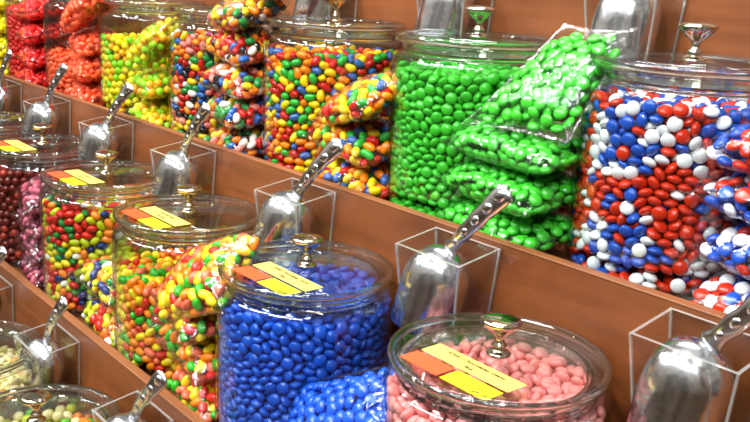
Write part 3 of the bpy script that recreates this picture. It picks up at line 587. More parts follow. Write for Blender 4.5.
-448,0,686,29,-64,169,76,686,-33,-22,448,102,686,90,36,-33,338,688,14,-8,
109,-377,688,-69,13,-94,-173,689,-4,-23,-6,449,690,-83,-36,39,402,690,-91,26,
-366,152,690,-11,-56,-176,-136,691,-71,-47,461,-23,691,98,-8,-22,-167,691,-10,-94,
-149,138,691,-13,-15,271,-159,691,-73,-20,179,219,692,-18,3,-458,62,692,95,-19,
-351,93,692,10,-34,-260,22,692,38,80,260,-42,692,52,-51,354,-277,692,-13,47,
26,-328,693,-74,38,235,98,693,-3,41,183,335,693,49,84,-397,-13,693,92,-13,
-342,-27,694,28,17,298,-302,694,-65,-59,248,323,695,-36,-91,-411,208,695,86,-49,
358,254,695,-27,-29,-46,-424,696,-47,-2,-173,-387,696,22,-51,-357,-100,696,81,56,
289,-229,696,-6,7,430,-159,696,87,-13,192,-71,697,-24,31,123,198,697,-47,-78,
-105,-9,697,5,15,74,-11,697,-5,-15,23,36,697,14,-7,110,48,697,4,-15,
-53,65,697,10,-12,-153,32,697,-61,23,29,-128,697,-15,5,-92,239,697,41,-8,
-159,430,697,-41,73,-35,-2,697,13,-9,-56,-114,697,12,11,85,-86,697,-13,-10,
73,109,698,-18,-16,-22,-214,698,-43,89,-36,-323,698,15,24,-84,151,698,-52,-45,
-148,-439,698,-25,-94,191,150,699,-1,-13,-115,-77,699,23,8,382,-53,699,-21,25,
-86,-237,699,-46,48,4,104,699,28,-14,-175,81,700,41,-90,16,290,700,-5,59,
126,316,700,-40,-43,-292,-338,701,-44,20,137,-41,701,-46,-1,62,339,701,-8,17,
40,166,701,18,-56,-220,-218,701,57,17,45,-274,701,14,-98,4,223,702,-70,15,
-111,93,703,53,-28,93,-155,703,-2,42,-192,371,703,-1,-30,-264,379,704,-64,74,
204,-334,704,-82,-7,374,-182,704,34,-37,198,-412,704,-63,63,317,-57,704,57,77,
277,361,704,-7,-95,28,-65,704,-43,51,145,-426,705,-98,4,90,-302,705,-40,83,
-97,436,705,-76,11,-231,-333,705,74,26,372,10,705,-63,33,111,433,705,42,-25,
278,34,705,-73,21,292,-356,706,49,-86,52,461,706,11,98,-323,290,707,36,-92,
336,159,707,-23,-53,-23,158,707,70,-45,120,258,707,-20,-33,-241,71,708,41,-8,
-137,333,708,4,88,-56,-59,708,36,83,246,-271,708,-57,-30,-433,-114,709,17,62,
201,-185,709,-58,49,238,216,709,42,-10,-311,129,709,65,40,-259,150,709,36,35,
220,37,709,-40,-33,425,156,711,36,52,-181,286,711,-24,7,-450,-53,711,55,22,
306,217,711,4,54,-429,142,712,55,20,152,-216,712,96,17,410,69,712,-80,22,
254,147,713,32,11,-286,-274,716,-34,9,-118,-349,716,30,-41,-360,32,716,-93,17,
-260,-160,716,41,55,-199,-164,716,-76,-57,-239,-34,716,9,-38,134,-106,717,64,-34,
-44,283,717,-45,13,150,-279,717,26,66,-207,28,718,69,-55,381,-243,718,1,79,
-214,-97,719,-44,-18,198,-23,719,32,45,-344,-239,719,69,52,-277,271,719,91,-29,
436,-94,719,13,9,-49,394,719,-73,-65,184,280,719,-38,-18,139,106,720,-19,-3,
-239,327,720,20,12,-414,-178,720,39,44,199,367,720,39,79,-271,-94,720,96,-16,
-84,-449,721,-66,-73,-123,-217,721,-88,34,-411,83,721,20,94,-320,193,721,-29,22,
63,-458,721,22,-95,5,389,721,-70,-28,-128,379,721,22,50,-161,-23,721,-15,-29,
131,380,722,-41,-43,358,97,722,46,38,-195,137,722,-8,-32,-41,450,722,-62,-47,
333,37,722,-74,-19,-306,61,722,-47,62,362,-109,722,-44,-18,258,-329,723,-75,65,
61,260,723,92,-15,-71,342,723,-49,6,102,-243,724,-44,45,-415,33,724,-8,73,
253,-84,724,-6,-21,-39,214,724,-52,44,-151,231,724,-23,-72,-348,-182,724,-33,75,
200,-250,724,-86,-24,-240,-391,724,22,84,67,-356,724,27,-63,-127,-283,725,-33,38,
192,-134,725,-54,24,-311,-2,726,-18,41,-394,-243,726,-83,-53,-232,242,726,53,20,
227,402,726,44,87,-322,-68,727,25,4,-4,-378,727,-60,35,319,276,727,-35,-27,
29,-10,727,-22,-18,-218,-275,727,43,-27,-67,-386,728,-6,5,-61,-290,728,-41,69,
-66,-183,728,3,-36,-294,-214,728,-19,37,-179,-227,728,51,48,38,-228,728,-45,-84,
264,-202,729,-21,17,134,-342,729,23,10,-13,-114,729,7,17,-131,169,729,-3,35,
-105,-136,730,-58,54,37,80,730,22,-7,321,-17,730,40,88,34,-414,730,-85,31,
33,-169,730,-6,-34,-407,-74,730,86,16,104,-408,730,-44,-9,-333,245,730,34,-93,
160,53,730,32,-71,-92,40,731,17,-46,-374,131,731,-9,-8,-104,282,731,7,50,
254,276,731,-31,14,207,104,732,-38,-6,165,424,732,-68,-52,132,7,733,19,97,
-25,40,733,12,-5,2,-309,733,-17,-1,108,-45,734,-42,15,69,-110,734,-4,-18,
-377,266,735,-81,55,318,-151,735,0,-16,303,333,735,23,-85,79,196,735,95,25,
-20,-450,736,15,-40,164,219,736,13,26,-18,-47,736,83,36,269,78,736,-13,23,
-150,-176,736,-98,13,-382,201,737,74,-16,-156,-97,737,-73,-66,363,212,737,89,42,
-319,-127,738,-15,-56,-9,330,738,96,20,316,-252,738,-7,-75,252,-146,738,-48,70,
334,-207,738,-24,-90,434,-31,738,-42,3,-82,105,739,70,32,-387,-139,739,39,6,
71,399,739,33,-68,36,143,739,8,-76,-72,-9,739,11,-60,412,206,740,81,57,
311,135,740,-47,8,330,-308,741,30,-38,146,165,741,-43,-88,-330,-313,741,84,15,
-247,177,741,28,38,99,64,742,-52,22,-293,340,742,-63,-10,246,-379,742,-29,-78,
458,33,742,-91,-11,-21,109,742,-39,8,-112,-60,743,-10,-23,406,-203,743,-39,90,
-189,-364,743,-31,55,-449,-15,743,41,66,-203,414,743,-38,90,175,-82,744,26,42,
-182,-415,744,-27,94,144,-158,744,-88,39,255,3,744,-35,-56,-10,-256,744,-3,87,
44,315,745,-64,24,-162,47,745,37,6,-133,427,745,25,10,-367,-31,746,-48,71,
372,-60,747,2,64,94,356,747,0,-75,185,-384,747,-50,-16,-342,83,747,-37,91,
89,-199,748,2,29,377,146,748,-27,-12,-191,192,748,40,52,102,133,748,-79,0,
-280,-347,748,19,-4,99,303,749,71,-67,382,-154,750,18,-37,442,100,750,64,49,
-76,231,750,-83,53,21,202,750,2,-32,-1,263,750,36,-41,-75,-246,750,-33,20,
211,173,751,-41,90,105,241,751,-77,-48,267,187,751,84,51,-237,-133,751,-13,12,
-262,40,752,54,-59,20,449,752,-46,-46,150,276,752,-25,15,161,339,752,-26,-63,
230,315,752,-34,47,-76,162,752,40,32,-169,-303,752,-58,-46,377,266,752,79,58,
-146,117,753,-20,-55,-242,-213,753,57,17,-208,86,753,-37,84,306,-86,754,9,-57,
-22,-197,754,47,-2,175,-315,754,61,-22,-247,117,754,55,-73,188,16,754,51,6,
-303,140,755,32,6,-175,353,755,-35,-92,-229,-63,756,-31,9,190,-190,756,-47,-10,
-127,-386,756,41,17,-451,48,756,-59,25,437,-148,757,93,-18,-240,363,757,59,37,
415,23,757,-64,1,-88,390,758,99,-1,-149,295,758,-46,14,-198,-4,758,-31,-42,
54,-273,758,24,-31,207,233,758,45,40,311,240,758,-50,-27,-54,-97,759,-37,4,
63,-46,759,-26,-22,-287,218,759,10,86,-209,310,759,50,-71,158,-249,760,9,-23,
-220,-316,760,-42,-37,-432,116,760,29,33,383,82,760,40,-30,-192,254,761,-98,-6,
250,130,761,51,19,-290,-41,761,44,-40,223,-302,761,96,-5,-103,-322,762,4,-36,
89,449,762,21,86,-280,-269,762,-19,-10,164,111,762,4,-3,226,-35,762,8,-47,
-329,309,762,-51,0,238,-99,762,-7,-20,-45,-337,763,-71,67,362,-10,763,50,48,
17,-96,763,10,27,-63,447,764,-55,-53,-97,330,764,-74,-57,-134,202,764,2,-2,
99,-134,764,51,-30,117,-292,765,-64,-39,-48,291,765,-65,53,-327,15,765,10,24,
-361,-91,765,-31,30,-134,-252,765,-29,-26,29,47,765,-10,-62,302,24,766,64,66,
-289,-175,766,-71,17,-348,192,766,43,-8,443,-81,766,29,-54,-448,-75,766,-69,-35,
266,362,767,-26,69,-397,-201,767,36,35,-132,-442,767,-12,-98,325,182,767,28,90,
226,62,767,-50,-65,239,-233,768,34,-26,-440,-144,768,-96,-20,-3,-8,768,-5,49,
-9,413,769,-82,-14,273,-280,769,58,-42,60,97,769,51,54,-339,-231,769,58,15,
366,-259,770,13,-23,-74,-407,770,24,-40,32,362,770,-28,12,315,73,771,37,51,
-340,-160,771,-43,8,82,-344,771,47,-22,-195,-181,771,-35,-73,146,-425,771,60,49,
-256,261,771,18,35,284,-346,772,76,18,35,-181,772,-10,-5,-403,1,772,53,-52,
-43,355,772,-46,43,434,152,773,73,65,24,-327,773,33,-44,-386,53,773,-31,-91,
327,311,774,57,-4,125,399,774,9,70,13,-450,774,24,-45,199,391,774,-33,-24,
-9,-386,774,-40,-16,289,-187,774,-20,63,82,-404,775,-2,-61,-229,-377,775,-39,15,
-368,124,775,-16,12,-278,-100,776,6,11,146,-360,777,-53,-48,-198,-251,777,-30,4,
255,263,777,13,-37,325,-129,778,9,-10,-415,174,780,25,-36,-370,-275,784,-77,-60,
296,132,785,16,28,-241,176,786,0,4,-54,-459,786,-33,-93,-167,-342,786,22,-17,
406,-33,786,61,-46,368,-190,786,-1,9,-347,256,786,-9,-7,327,-312,787,32,-23,
182,302,787,24,6,77,-451,787,20,-82,-115,435,787,-2,43,-386,-142,789,-49,-7,
195,-405,790,13,-39,381,36,790,-26,-21,-319,-311,790,60,-19,378,213,790,10,14,
-169,398,790,39,26,-253,-316,791,-43,-33,148,435,792,23,83,-292,-238,797,-9,36,
-279,-359,799,-44,-64,
]
SETTLED_BEANS = [
-40,451,27,94,-28,-295,-243,27,65,74,-420,135,27,-79,59,52,-448,27,-85,-49,
-298,-328,27,-97,-14,172,-345,27,68,-70,-384,-43,27,-98,13,-86,396,27,13,-97,
356,-281,27,-71,-68,449,-16,27,46,86,373,-71,27,-86,48,265,363,27,97,-17,
228,-323,27,76,-62,-230,-297,27,78,-61,-332,-179,27,-81,55,152,-430,27,91,37,
-395,193,27,98,6,252,248,27,-90,-38,-264,347,27,-59,79,282,-269,27,-96,-19,
61,368,27,98,5,431,150,27,35,-92,134,360,27,-28,-94,28,425,27,-48,-86,
-453,26,27,-18,97,55,-349,27,-33,92,-54,-385,28,-11,-97,191,352,28,-14,97,
-110,-440,28,98,-5,112,-385,28,-53,-82,360,7,28,27,-95,-107,-366,28,7,98,
95,430,28,-43,89,376,98,28,-71,-69,320,210,28,96,-21,-378,-115,28,-31,-94,
-369,-239,28,-90,-42,416,-182,28,31,94,444,67,29,-67,73,-399,71,29,95,-23,
256,307,29,-98,-9,-323,240,29,-59,-79,-26,-448,29,-84,-51,-372,263,29,58,79,
-193,-412,29,82,-54,233,-392,29,91,36,390,224,29,-1,-99,-452,-62,29,-9,97,
-18,367,29,70,-67,352,-211,30,-44,-86,-310,314,31,-73,60,443,-96,31,44,84,
12,-388,31,64,-73,-158,-318,32,-31,86,-406,-185,32,84,-36,-151,373,32,-87,17,
-197,332,33,-53,75,-349,138,33,-78,43,161,428,33,-80,43,-221,398,34,-81,-30,
-246,-366,34,-68,-55,-151,432,34,-83,-26,375,-130,35,84,8,332,265,35,-82,-24,
365,157,36,81,-6,296,-343,37,-45,-65,-391,10,42,44,-40,323,324,43,-18,31,
-348,-287,44,20,35,404,35,50,-47,87,-429,-121,54,42,87,-181,-361,60,-61,77,
-281,227,63,-41,-81,166,315,65,-32,92,396,-28,66,-49,72,216,401,66,-93,30,
345,-163,66,72,-6,263,-233,67,99,-6,-276,-294,68,89,-33,390,-223,69,-11,89,
-264,296,69,-90,-16,-444,101,70,33,88,-85,447,71,88,33,-141,-420,73,-71,-61,
-440,-12,73,-82,54,280,219,73,97,-8,57,-391,73,-41,81,-22,404,73,-95,29,
316,-308,74,46,-84,-378,101,74,56,-81,251,-305,74,66,-70,-334,282,75,46,-88,
-345,-204,75,-60,77,366,243,76,89,44,1,455,76,-96,12,116,-440,76,80,5,
198,-398,76,77,-34,414,189,76,31,-94,-407,168,76,98,5,-168,318,77,-48,-81,
-349,-133,77,-76,60,-14,-405,77,80,48,-341,201,77,-7,89,423,114,78,89,39,
-383,-68,78,-90,16,36,352,78,-10,-98,70,432,78,-3,-99,410,-91,79,93,-24,
16,-455,79,95,13,-390,239,79,53,82,-122,371,79,-74,48,215,346,79,-75,20,
-75,-450,80,-92,34,267,289,80,-39,83,-72,-378,80,5,-94,429,-156,80,-38,-73,
447,47,81,-53,83,-412,43,81,94,12,351,-265,81,47,-85,453,-38,81,24,-96,
-389,-238,82,44,-87,117,-378,83,-83,53,-54,352,84,6,-57,-211,-404,84,79,-24,
331,171,84,-56,-70,-191,-294,85,85,33,-232,342,87,58,-63,126,423,87,-27,88,
-204,389,88,-71,69,-305,339,88,-64,-35,91,359,89,-36,-58,-409,-170,90,-52,-54,
197,-344,90,-99,-10,-288,-343,92,36,37,283,354,93,45,-63,324,279,95,-59,-51,
-453,-62,98,-1,62,-124,-368,98,35,-49,269,-368,99,77,45,-149,433,99,89,33,
-337,127,100,-70,70,-230,-342,100,37,53,-281,-241,102,73,30,360,123,104,-45,-56,
318,-200,105,0,26,-320,-300,107,61,64,-423,-119,109,-85,-51,-389,-14,109,-80,51,
283,-266,110,-94,-29,393,70,111,13,83,-287,253,114,-95,-18,-5,356,116,17,-97,
73,-425,116,-20,93,-95,400,117,-68,-30,-315,-182,117,77,-62,396,-128,117,94,17,
21,423,118,-49,74,175,409,118,-40,90,-176,-361,119,-20,-84,-231,-275,119,72,68,
138,365,119,-38,86,386,-42,120,-67,72,-417,137,121,-94,27,165,-406,121,-27,95,
-430,83,123,-86,49,-42,438,123,27,-95,-11,-437,124,70,67,-398,198,124,-91,-39,
-455,20,124,13,-90,389,192,126,86,21,-264,369,126,-84,-50,418,143,127,-81,-47,
-354,279,127,-32,-94,-25,-379,128,98,14,441,3,128,81,49,-175,339,129,-34,-92,
-279,307,129,-88,-25,385,-189,129,-75,64,374,262,129,50,-85,233,393,130,-42,34,
-332,-236,130,78,-16,333,-300,130,92,31,319,194,132,-34,-79,-242,-388,132,81,-54,
-150,-432,132,-94,30,238,-320,133,-95,6,-78,-432,133,35,-92,367,-244,133,86,-41,
451,-66,134,22,91,449,79,135,-34,91,-363,27,135,85,-48,352,-91,136,-15,-32,
114,-363,137,13,98,236,324,137,-28,-63,212,-382,137,-50,85,67,452,138,-75,28,
-364,-136,140,67,43,-319,205,142,60,49,-394,-231,142,41,-57,-178,409,143,87,-21,
-357,96,144,47,30,164,-315,145,0,89,321,325,146,-53,31,-61,365,146,81,55,
397,30,150,61,73,-393,-82,151,32,-67,-354,-284,152,34,-21,-110,442,153,-93,-8,
182,347,153,-80,-52,-82,-344,154,15,95,59,381,154,5,21,290,277,155,69,-58,
129,-437,155,33,-5,-305,-339,155,68,-70,118,425,156,-71,-67,-349,-35,157,96,-8,
-443,-104,158,30,-75,50,-455,158,96,13,-373,153,161,-48,-78,366,157,161,78,34,
-351,-191,161,93,-22,99,339,162,-37,32,-423,-171,162,36,-47,-282,-274,163,-69,-58,
-242,-321,163,16,94,264,-361,164,4,75,314,-234,164,22,89,267,-280,164,44,-88,
-439,-38,164,-87,-41,427,-161,165,-31,-94,-134,-382,165,-67,73,266,361,165,-50,-24,
398,-77,166,-9,96,-176,-322,167,73,16,-219,338,167,86,9,5,383,167,-12,-98,
-439,51,168,-85,41,-375,231,168,62,-77,27,-388,170,-31,88,-124,341,170,13,-61,
359,219,171,96,-23,170,405,172,62,73,-326,267,173,-92,20,-426,107,173,76,-57,
388,94,174,75,-43,174,-401,175,54,-82,-243,386,175,-83,-51,-10,454,175,97,-13,
-313,332,176,-81,-55,-22,-448,177,81,53,-416,182,178,47,67,-45,-395,178,95,18,
382,-215,179,79,-57,323,-324,179,51,58,369,-150,180,-51,-41,435,139,180,15,-97,
438,-11,181,95,1,276,226,183,81,-51,-206,-385,184,-51,-85,99,-399,184,84,38,
-379,6,185,98,-1,364,274,186,62,-58,-99,389,187,85,-49,-361,60,187,77,-2,
454,58,188,-6,85,198,-334,188,-72,57,193,301,188,36,85,-152,-431,189,89,-38,
-254,300,190,89,3,447,-80,191,8,97,70,-350,192,-57,-21,-325,-238,193,94,18,
364,-267,194,53,11,126,-327,194,-55,60,359,42,195,98,8,257,300,198,43,82,
215,383,199,68,71,-372,-137,200,84,8,-168,424,200,91,30,-80,-440,200,33,48,
-80,439,200,-82,41,-389,-54,201,97,21,-330,153,201,-71,68,240,-389,205,58,39,
-385,-214,205,50,85,55,447,205,-55,50,-155,370,207,44,-1,-257,-372,207,21,28,
128,369,208,38,-74,318,306,208,37,91,-455,16,209,-13,90,-276,-319,209,75,61,
292,-258,209,-60,72,134,436,210,96,-15,-326,225,211,-20,79,-207,-318,211,58,79,
46,-419,213,-4,95,244,-308,215,-15,-97,404,209,215,-28,87,-96,-382,216,95,22,
-258,-240,216,-31,60,-31,395,216,-69,-62,-371,112,216,-95,26,-276,247,216,53,-81,
28,379,217,-19,-96,374,-66,218,80,7,414,-170,218,85,51,-272,345,220,-96,-4,
-328,-290,221,-87,-44,-382,251,221,51,85,-424,-105,221,98,7,376,-5,222,-25,55,
344,-211,223,36,88,-214,383,223,-40,87,390,-121,223,-62,-41,338,230,223,0,98,
-167,320,224,94,-3,97,-444,225,0,13,175,-371,225,-70,70,294,-331,225,3,94,
-431,154,225,31,85,2,-373,226,-28,-93,437,22,227,96,-21,-434,84,228,77,4,
-454,-46,229,11,67,-320,-186,229,-87,47,-24,455,231,-98,13,-391,42,231,84,30,
-413,-158,232,75,30,-152,-343,232,13,-98,-15,-455,232,-98,-13,369,168,232,35,53,
266,370,233,-73,42,80,389,234,-21,-94,-330,308,235,-5,65,149,-427,236,5,-46,
-190,-399,236,-26,93,-373,-11,237,96,5,439,-33,241,93,-35,-360,-248,241,76,64,
371,109,241,-94,27,225,321,242,26,-95,424,155,242,12,80,-126,-428,243,-60,75,
176,376,243,-10,-91,100,-385,243,-88,-36,261,255,243,-61,-63,289,207,244,52,55,
337,-283,244,-42,86,-374,174,246,28,-94,-84,409,246,75,54,352,57,247,-98,10,
200,-306,248,16,94,438,89,251,37,82,440,-119,252,-29,-71,-303,191,252,95,18,
396,-227,253,8,-13,-43,-354,254,0,-91,-298,-344,256,66,-69,296,324,256,81,56,
-143,434,257,-87,-33,-274,301,257,-58,50,280,-213,258,-96,15,-388,-203,259,86,44,
-392,-58,261,81,27,-220,316,262,13,-88,136,414,262,40,79,76,450,263,-96,9,
2,411,264,-84,-40,-97,-347,264,20,-97,256,-350,264,-71,68,334,284,265,-65,-72,
-202,-324,265,67,72,48,-438,265,-12,95,269,-276,266,74,62,316,-163,267,-96,-13,
210,-404,267,-83,-54,-440,40,267,79,-59,-309,259,268,-70,66,-310,-265,268,-83,-35,
372,239,268,-43,-88,-184,371,269,-29,92,-267,369,270,-52,-57,354,-96,271,-51,-85,
-63,-437,271,19,-91,-418,127,272,99,0,403,-176,273,90,-10,-128,366,274,-9,98,
-447,-86,275,-12,95,-286,-206,277,-95,-24,-384,246,277,59,79,175,312,278,94,21,
-340,-154,278,58,-71,71,-347,278,-54,-80,-7,-430,280,35,-91,-68,361,280,-47,-87,
433,-72,281,95,-4,103,342,281,-11,-96,-357,25,282,-87,-45,307,-321,282,-90,19,
-245,-385,283,-36,35,187,-355,283,87,21,390,-26,284,74,27,349,-209,285,21,76,
395,32,286,-76,-29,226,397,286,85,-27,455,-5,286,13,-90,-40,455,287,-98,7,
-395,76,287,-91,12,-161,-365,288,-98,4,-181,-418,290,-94,31,260,281,291,97,8,
359,153,291,56,78,135,-396,292,77,-61,-433,-19,292,-98,4,-340,210,292,89,39,
-405,177,292,61,-47,-392,-103,292,25,73,-251,-310,292,-55,-82,420,135,293,79,41,
-348,123,294,25,-95,-368,-240,295,-83,-51,-110,-423,296,6,99,-430,-154,296,-16,69,
246,336,298,-28,-45,366,86,298,-81,25,386,-130,299,-62,-71,-103,427,300,-55,82,
96,-443,300,-89,-2,316,187,301,75,64,366,-269,301,-21,-5,442,70,302,-73,66,
71,391,302,-30,-71,280,229,302,81,37,151,360,303,-23,-86,404,209,305,-51,76,
-323,325,307,67,64,-224,358,307,21,-96,315,322,308,-93,31,26,435,309,6,-99,
-316,-329,309,55,-59,-58,-394,310,46,-86,-256,302,313,-41,80,-393,-194,313,73,66,
257,-377,313,77,62,294,-208,314,-46,80,-177,420,316,-82,-53,-283,-265,316,-19,-95,
354,260,316,-54,-76,-164,351,317,31,93,-284,249,317,-48,86,33,-406,319,24,96,
-367,-30,319,-76,-61,86,447,321,-81,6,229,-311,321,-67,64,158,428,321,-77,23,
-455,46,321,13,97,-197,-320,321,67,72,-27,400,321,26,95,290,-275,322,-98,-11,
397,-212,323,3,-99,-106,352,325,36,92,436,-135,326,-34,-93,-436,132,326,20,94,
353,-92,326,-88,-42,-396,38,327,61,72,-328,-128,327,-75,-17,-351,263,327,60,-75,
198,291,329,91,-39,13,351,330,-28,-79,-325,-199,330,-40,89,-438,-83,330,-42,-87,
198,365,331,2,-99,-343,-275,332,67,56,92,-376,334,64,-71,194,-406,335,8,-43,
324,-324,335,71,69,-402,214,335,-51,-76,163,-353,335,-59,-79,-210,-387,336,-84,-52,
436,-64,336,-95,-26,377,126,338,-88,41,-114,-369,339,70,70,-353,175,340,-5,99,
-11,-454,340,62,13,-224,-275,340,-80,-58,400,49,340,27,-94,453,10,341,-22,-96,
-372,104,342,76,-44,-68,435,342,-20,-95,-12,-385,342,18,-77,266,370,343,84,-52,
385,-29,344,84,43,130,-437,344,-85,-32,344,-217,345,37,91,-260,-354,346,-37,-89,
-161,-427,346,-81,25,274,270,346,86,50,-260,373,347,76,61,414,168,347,88,-45,
-76,-443,347,88,29,-436,-17,348,98,-10,446,92,352,8,-90,-125,423,352,22,91,
-408,-158,353,90,42,340,187,354,62,75,-381,-94,355,-91,-34,-393,-230,356,-27,86,
378,-131,356,-74,-61,101,405,357,-3,85,59,-438,358,-41,-90,6,454,359,98,-2,
332,311,360,-47,80,-323,299,360,48,-87,-309,211,361,-79,37,-214,319,361,-64,-72,
230,-374,362,41,-81,388,242,363,-54,83,282,-233,363,72,-66,139,358,363,55,82,
-249,256,363,-76,63,-280,-236,365,-96,9,-308,-316,367,-32,-93,-430,92,367,-56,72,
255,317,368,95,11,-143,346,369,57,78,237,-264,369,-39,86,-195,393,369,-58,74,
-34,367,370,30,-94,320,242,370,59,67,51,350,370,-48,-80,275,-342,372,65,-66,
-59,-382,372,65,44,370,-264,372,-59,-78,411,-187,372,-16,-97,302,-180,374,52,-69,
-207,-328,374,24,96,-161,-365,374,-15,-87,16,394,375,-4,-52,195,411,375,92,-30,
52,-372,375,78,55,-360,-41,376,-84,9,-409,152,377,-88,45,-389,16,378,-73,39,
182,326,378,71,66,352,-76,379,50,-79,-368,257,380,86,27,360,93,381,73,60,
-301,-181,381,98,-14,365,16,381,-14,-96,-436,-63,382,92,-19,129,-390,385,-81,50,
-455,42,385,11,70,-284,332,385,-57,80,438,-119,386,6,-72,316,-309,387,51,-73,
-353,-276,387,13,-97,455,-42,388,-12,-98,-339,139,389,-17,97,-258,-317,390,-35,-90,
169,-350,390,-65,72,-389,203,390,-97,15,-230,-393,391,-82,54,-107,-441,392,91,-8,
439,28,392,87,46,375,163,393,73,61,-436,-133,394,7,-89,-62,453,394,98,9,
-110,-367,396,2,97,428,133,396,27,94,401,-46,397,-10,91,266,250,397,76,60,
258,364,398,94,-1,207,-310,398,-25,29,64,434,400,21,94,-243,365,400,-76,64,
-81,398,401,82,15,365,-182,401,21,94,-35,-439,403,-34,92,95,363,403,5,98,
23,-439,403,26,-93,104,-440,403,-99,1,-390,81,404,-63,-68,137,420,404,26,-95,
-144,417,404,14,98,-295,255,405,-37,90,221,284,406,58,-4,-438,-13,408,94,-31,
-371,-177,409,85,10,187,-414,410,-87,-28,-386,-114,411,-54,59,3,-362,412,-62,-63,
266,-294,413,37,92,392,62,413,-78,-29,-170,319,414,64,-65,327,-254,415,8,-94,
349,291,415,50,-84,379,225,415,77,42,6,440,415,-56,-82,-305,-275,416,-76,-18,
232,-363,419,-96,7,-328,318,421,57,51,-390,-240,421,49,-74,389,-241,422,-53,-82,
-322,-221,423,-92,1,-159,-428,423,65,-17,197,376,424,79,58,-200,391,425,-72,67,
-435,133,425,9,97,-336,208,427,3,-92,-192,-374,428,-9,-86,-379,154,428,-17,97,
288,319,428,66,62,-126,356,428,-82,8,137,331,429,-1,84,101,-337,431,71,63,
51,-394,431,-82,12,319,-174,432,-24,-95,-221,-317,432,-47,-71,-382,250,433,51,85,
319,241,433,-7,81,430,-92,433,-94,-28,355,-113,433,74,-63,-449,-79,434,11,-98,
446,91,434,-32,84,-299,-327,435,52,48,47,375,435,32,-94,-381,-50,437,-95,-21,
343,179,438,93,19,-267,309,438,-66,-65,424,-165,439,41,55,364,-53,439,60,-60,
374,121,441,-87,-20,-350,71,442,-16,90,-438,31,442,-95,12,232,338,442,76,58,
-104,428,442,-38,-91,163,-356,444,2,-99,298,-340,444,-59,-79,99,428,446,56,81,
121,-408,446,34,-85,-121,-386,446,88,-35,421,174,446,54,-82,455,20,446,1,86,
-410,-170,447,-28,-92,391,4,448,-57,-56,-79,-448,450,93,-35,-8,-439,451,-7,-93,
-260,-375,452,-77,45,65,-447,453,97,-20,-25,390,453,-92,33,266,254,453,22,96,
-262,372,453,83,49,164,421,454,-63,-6,-29,455,454,88,13,-208,333,455,3,97,
241,-270,458,92,10,438,-40,458,94,1,369,-176,460,-44,76,228,-326,460,-99,-9,
-411,87,460,-65,-66,-274,-261,461,-18,-75,-80,352,463,21,-96,-172,423,463,-74,-49,
-333,286,465,-34,70,-438,-19,466,-95,-21,238,-389,467,74,50,-173,-340,468,29,-88,
44,450,469,-20,43,-372,-109,469,-49,-80,406,64,469,22,-92,343,299,470,-71,68,
-346,-294,471,64,-75,-381,28,474,-82,39,221,282,475,42,88,-47,-407,475,29,-68,
227,396,476,-94,31,335,-217,476,-6,73,95,374,476,-96,-19,-383,-228,476,-32,-74,
330,-290,477,63,-61,-338,-157,477,69,49,385,-245,478,-57,-79,-406,204,478,36,44,
78,-386,478,-12,-95,173,362,478,-58,67,-82,-344,479,-12,-95,-355,135,480,-90,40,
395,228,481,31,-84,-325,-229,482,-23,96,-341,220,483,59,78,-433,133,484,-52,-74,
-165,-420,485,67,-72,282,337,485,31,90,168,-424,485,-41,-34,371,-108,486,-75,64,
339,229,486,-29,93,-432,-77,486,-96,-6,443,-106,487,-34,-90,386,155,487,-66,73,
-436,-136,491,-4,-41,-372,-31,491,-66,68,-160,365,492,-93,29,-67,437,492,79,-59,
-230,-317,493,95,-6,356,-43,493,80,-37,-228,-381,496,-63,-49,-305,332,497,-43,16,
439,3,497,91,31,286,-326,497,-44,89,-286,274,497,2,64,-126,420,497,-41,88,
6,-397,498,-63,49,195,-366,498,89,39,440,99,499,-51,58,3,424,501,-37,77,
189,-303,501,-37,-74,-455,36,501,12,-97,37,-455,502,97,13,-7,353,502,77,58,
106,443,502,98,-9,409,-183,503,12,-88,-230,328,505,70,68,371,100,505,69,-61,
-376,259,505,0,-20,-401,-185,505,-45,-78,-86,-443,505,78,-53,-133,-327,508,-66,-62,
-281,213,508,-56,67,-293,-345,509,-91,38,-387,98,510,-38,86,-253,381,511,85,51,
278,281,513,-95,3,130,-389,514,14,-18,-69,375,514,-93,-34,-118,-386,516,57,-12,
308,-257,516,-92,-34,109,-441,516,-13,11,440,-49,517,87,14,201,311,520,78,-27,
247,364,522,38,82,52,403,522,-7,98,358,280,522,-65,66,-408,166,524,-94,-6,
-353,-285,525,50,-84,293,-197,525,60,76,-443,-38,525,-65,-64,425,48,526,-97,-21,
196,393,527,8,99,253,-378,528,70,67,-387,-70,528,-42,69,342,-142,528,-72,35,
124,392,528,97,12,341,176,529,77,-52,-57,-380,529,0,-99,-176,420,531,70,48,
-335,143,531,-96,-16,-344,-181,532,-89,0,62,-402,533,93,33,390,-11,534,71,-49,
422,164,535,63,-67,378,-256,535,-70,-67,-320,-239,536,-83,38,-333,286,536,60,-64,
-290,-298,537,-48,-30,-378,-131,538,-47,18,297,329,538,-97,-12,323,-325,539,-65,-68,
-207,-350,539,-76,32,-25,-446,540,-59,-56,352,-206,540,-70,-63,-439,103,541,-15,89,
325,236,541,95,-22,187,-397,542,-36,85,429,-97,542,82,-8,-201,-407,542,-85,30,
231,-329,542,-79,-55,-334,213,543,-18,79,-90,444,543,-89,-44,-408,13,545,0,-50,
-140,381,547,-89,-37,139,-335,547,1,-86,368,-73,548,28,78,-122,-439,549,76,-31,
-439,-96,550,-49,22,-276,341,551,-40,88,425,-162,551,-52,-64,-2,405,554,92,-6,
-382,62,555,-94,9,399,220,555,32,-37,-238,-284,555,-60,57,-258,269,557,68,63,
160,353,557,14,79,113,440,558,-98,9,-398,208,558,-58,-16,-206,329,559,-84,-20,
46,-454,559,97,13,-392,-233,560,54,-82,-164,-309,561,-97,-6,380,112,561,71,69,
455,14,561,13,85,-278,-360,562,-81,48,-224,390,563,55,80,-142,-364,563,79,54,
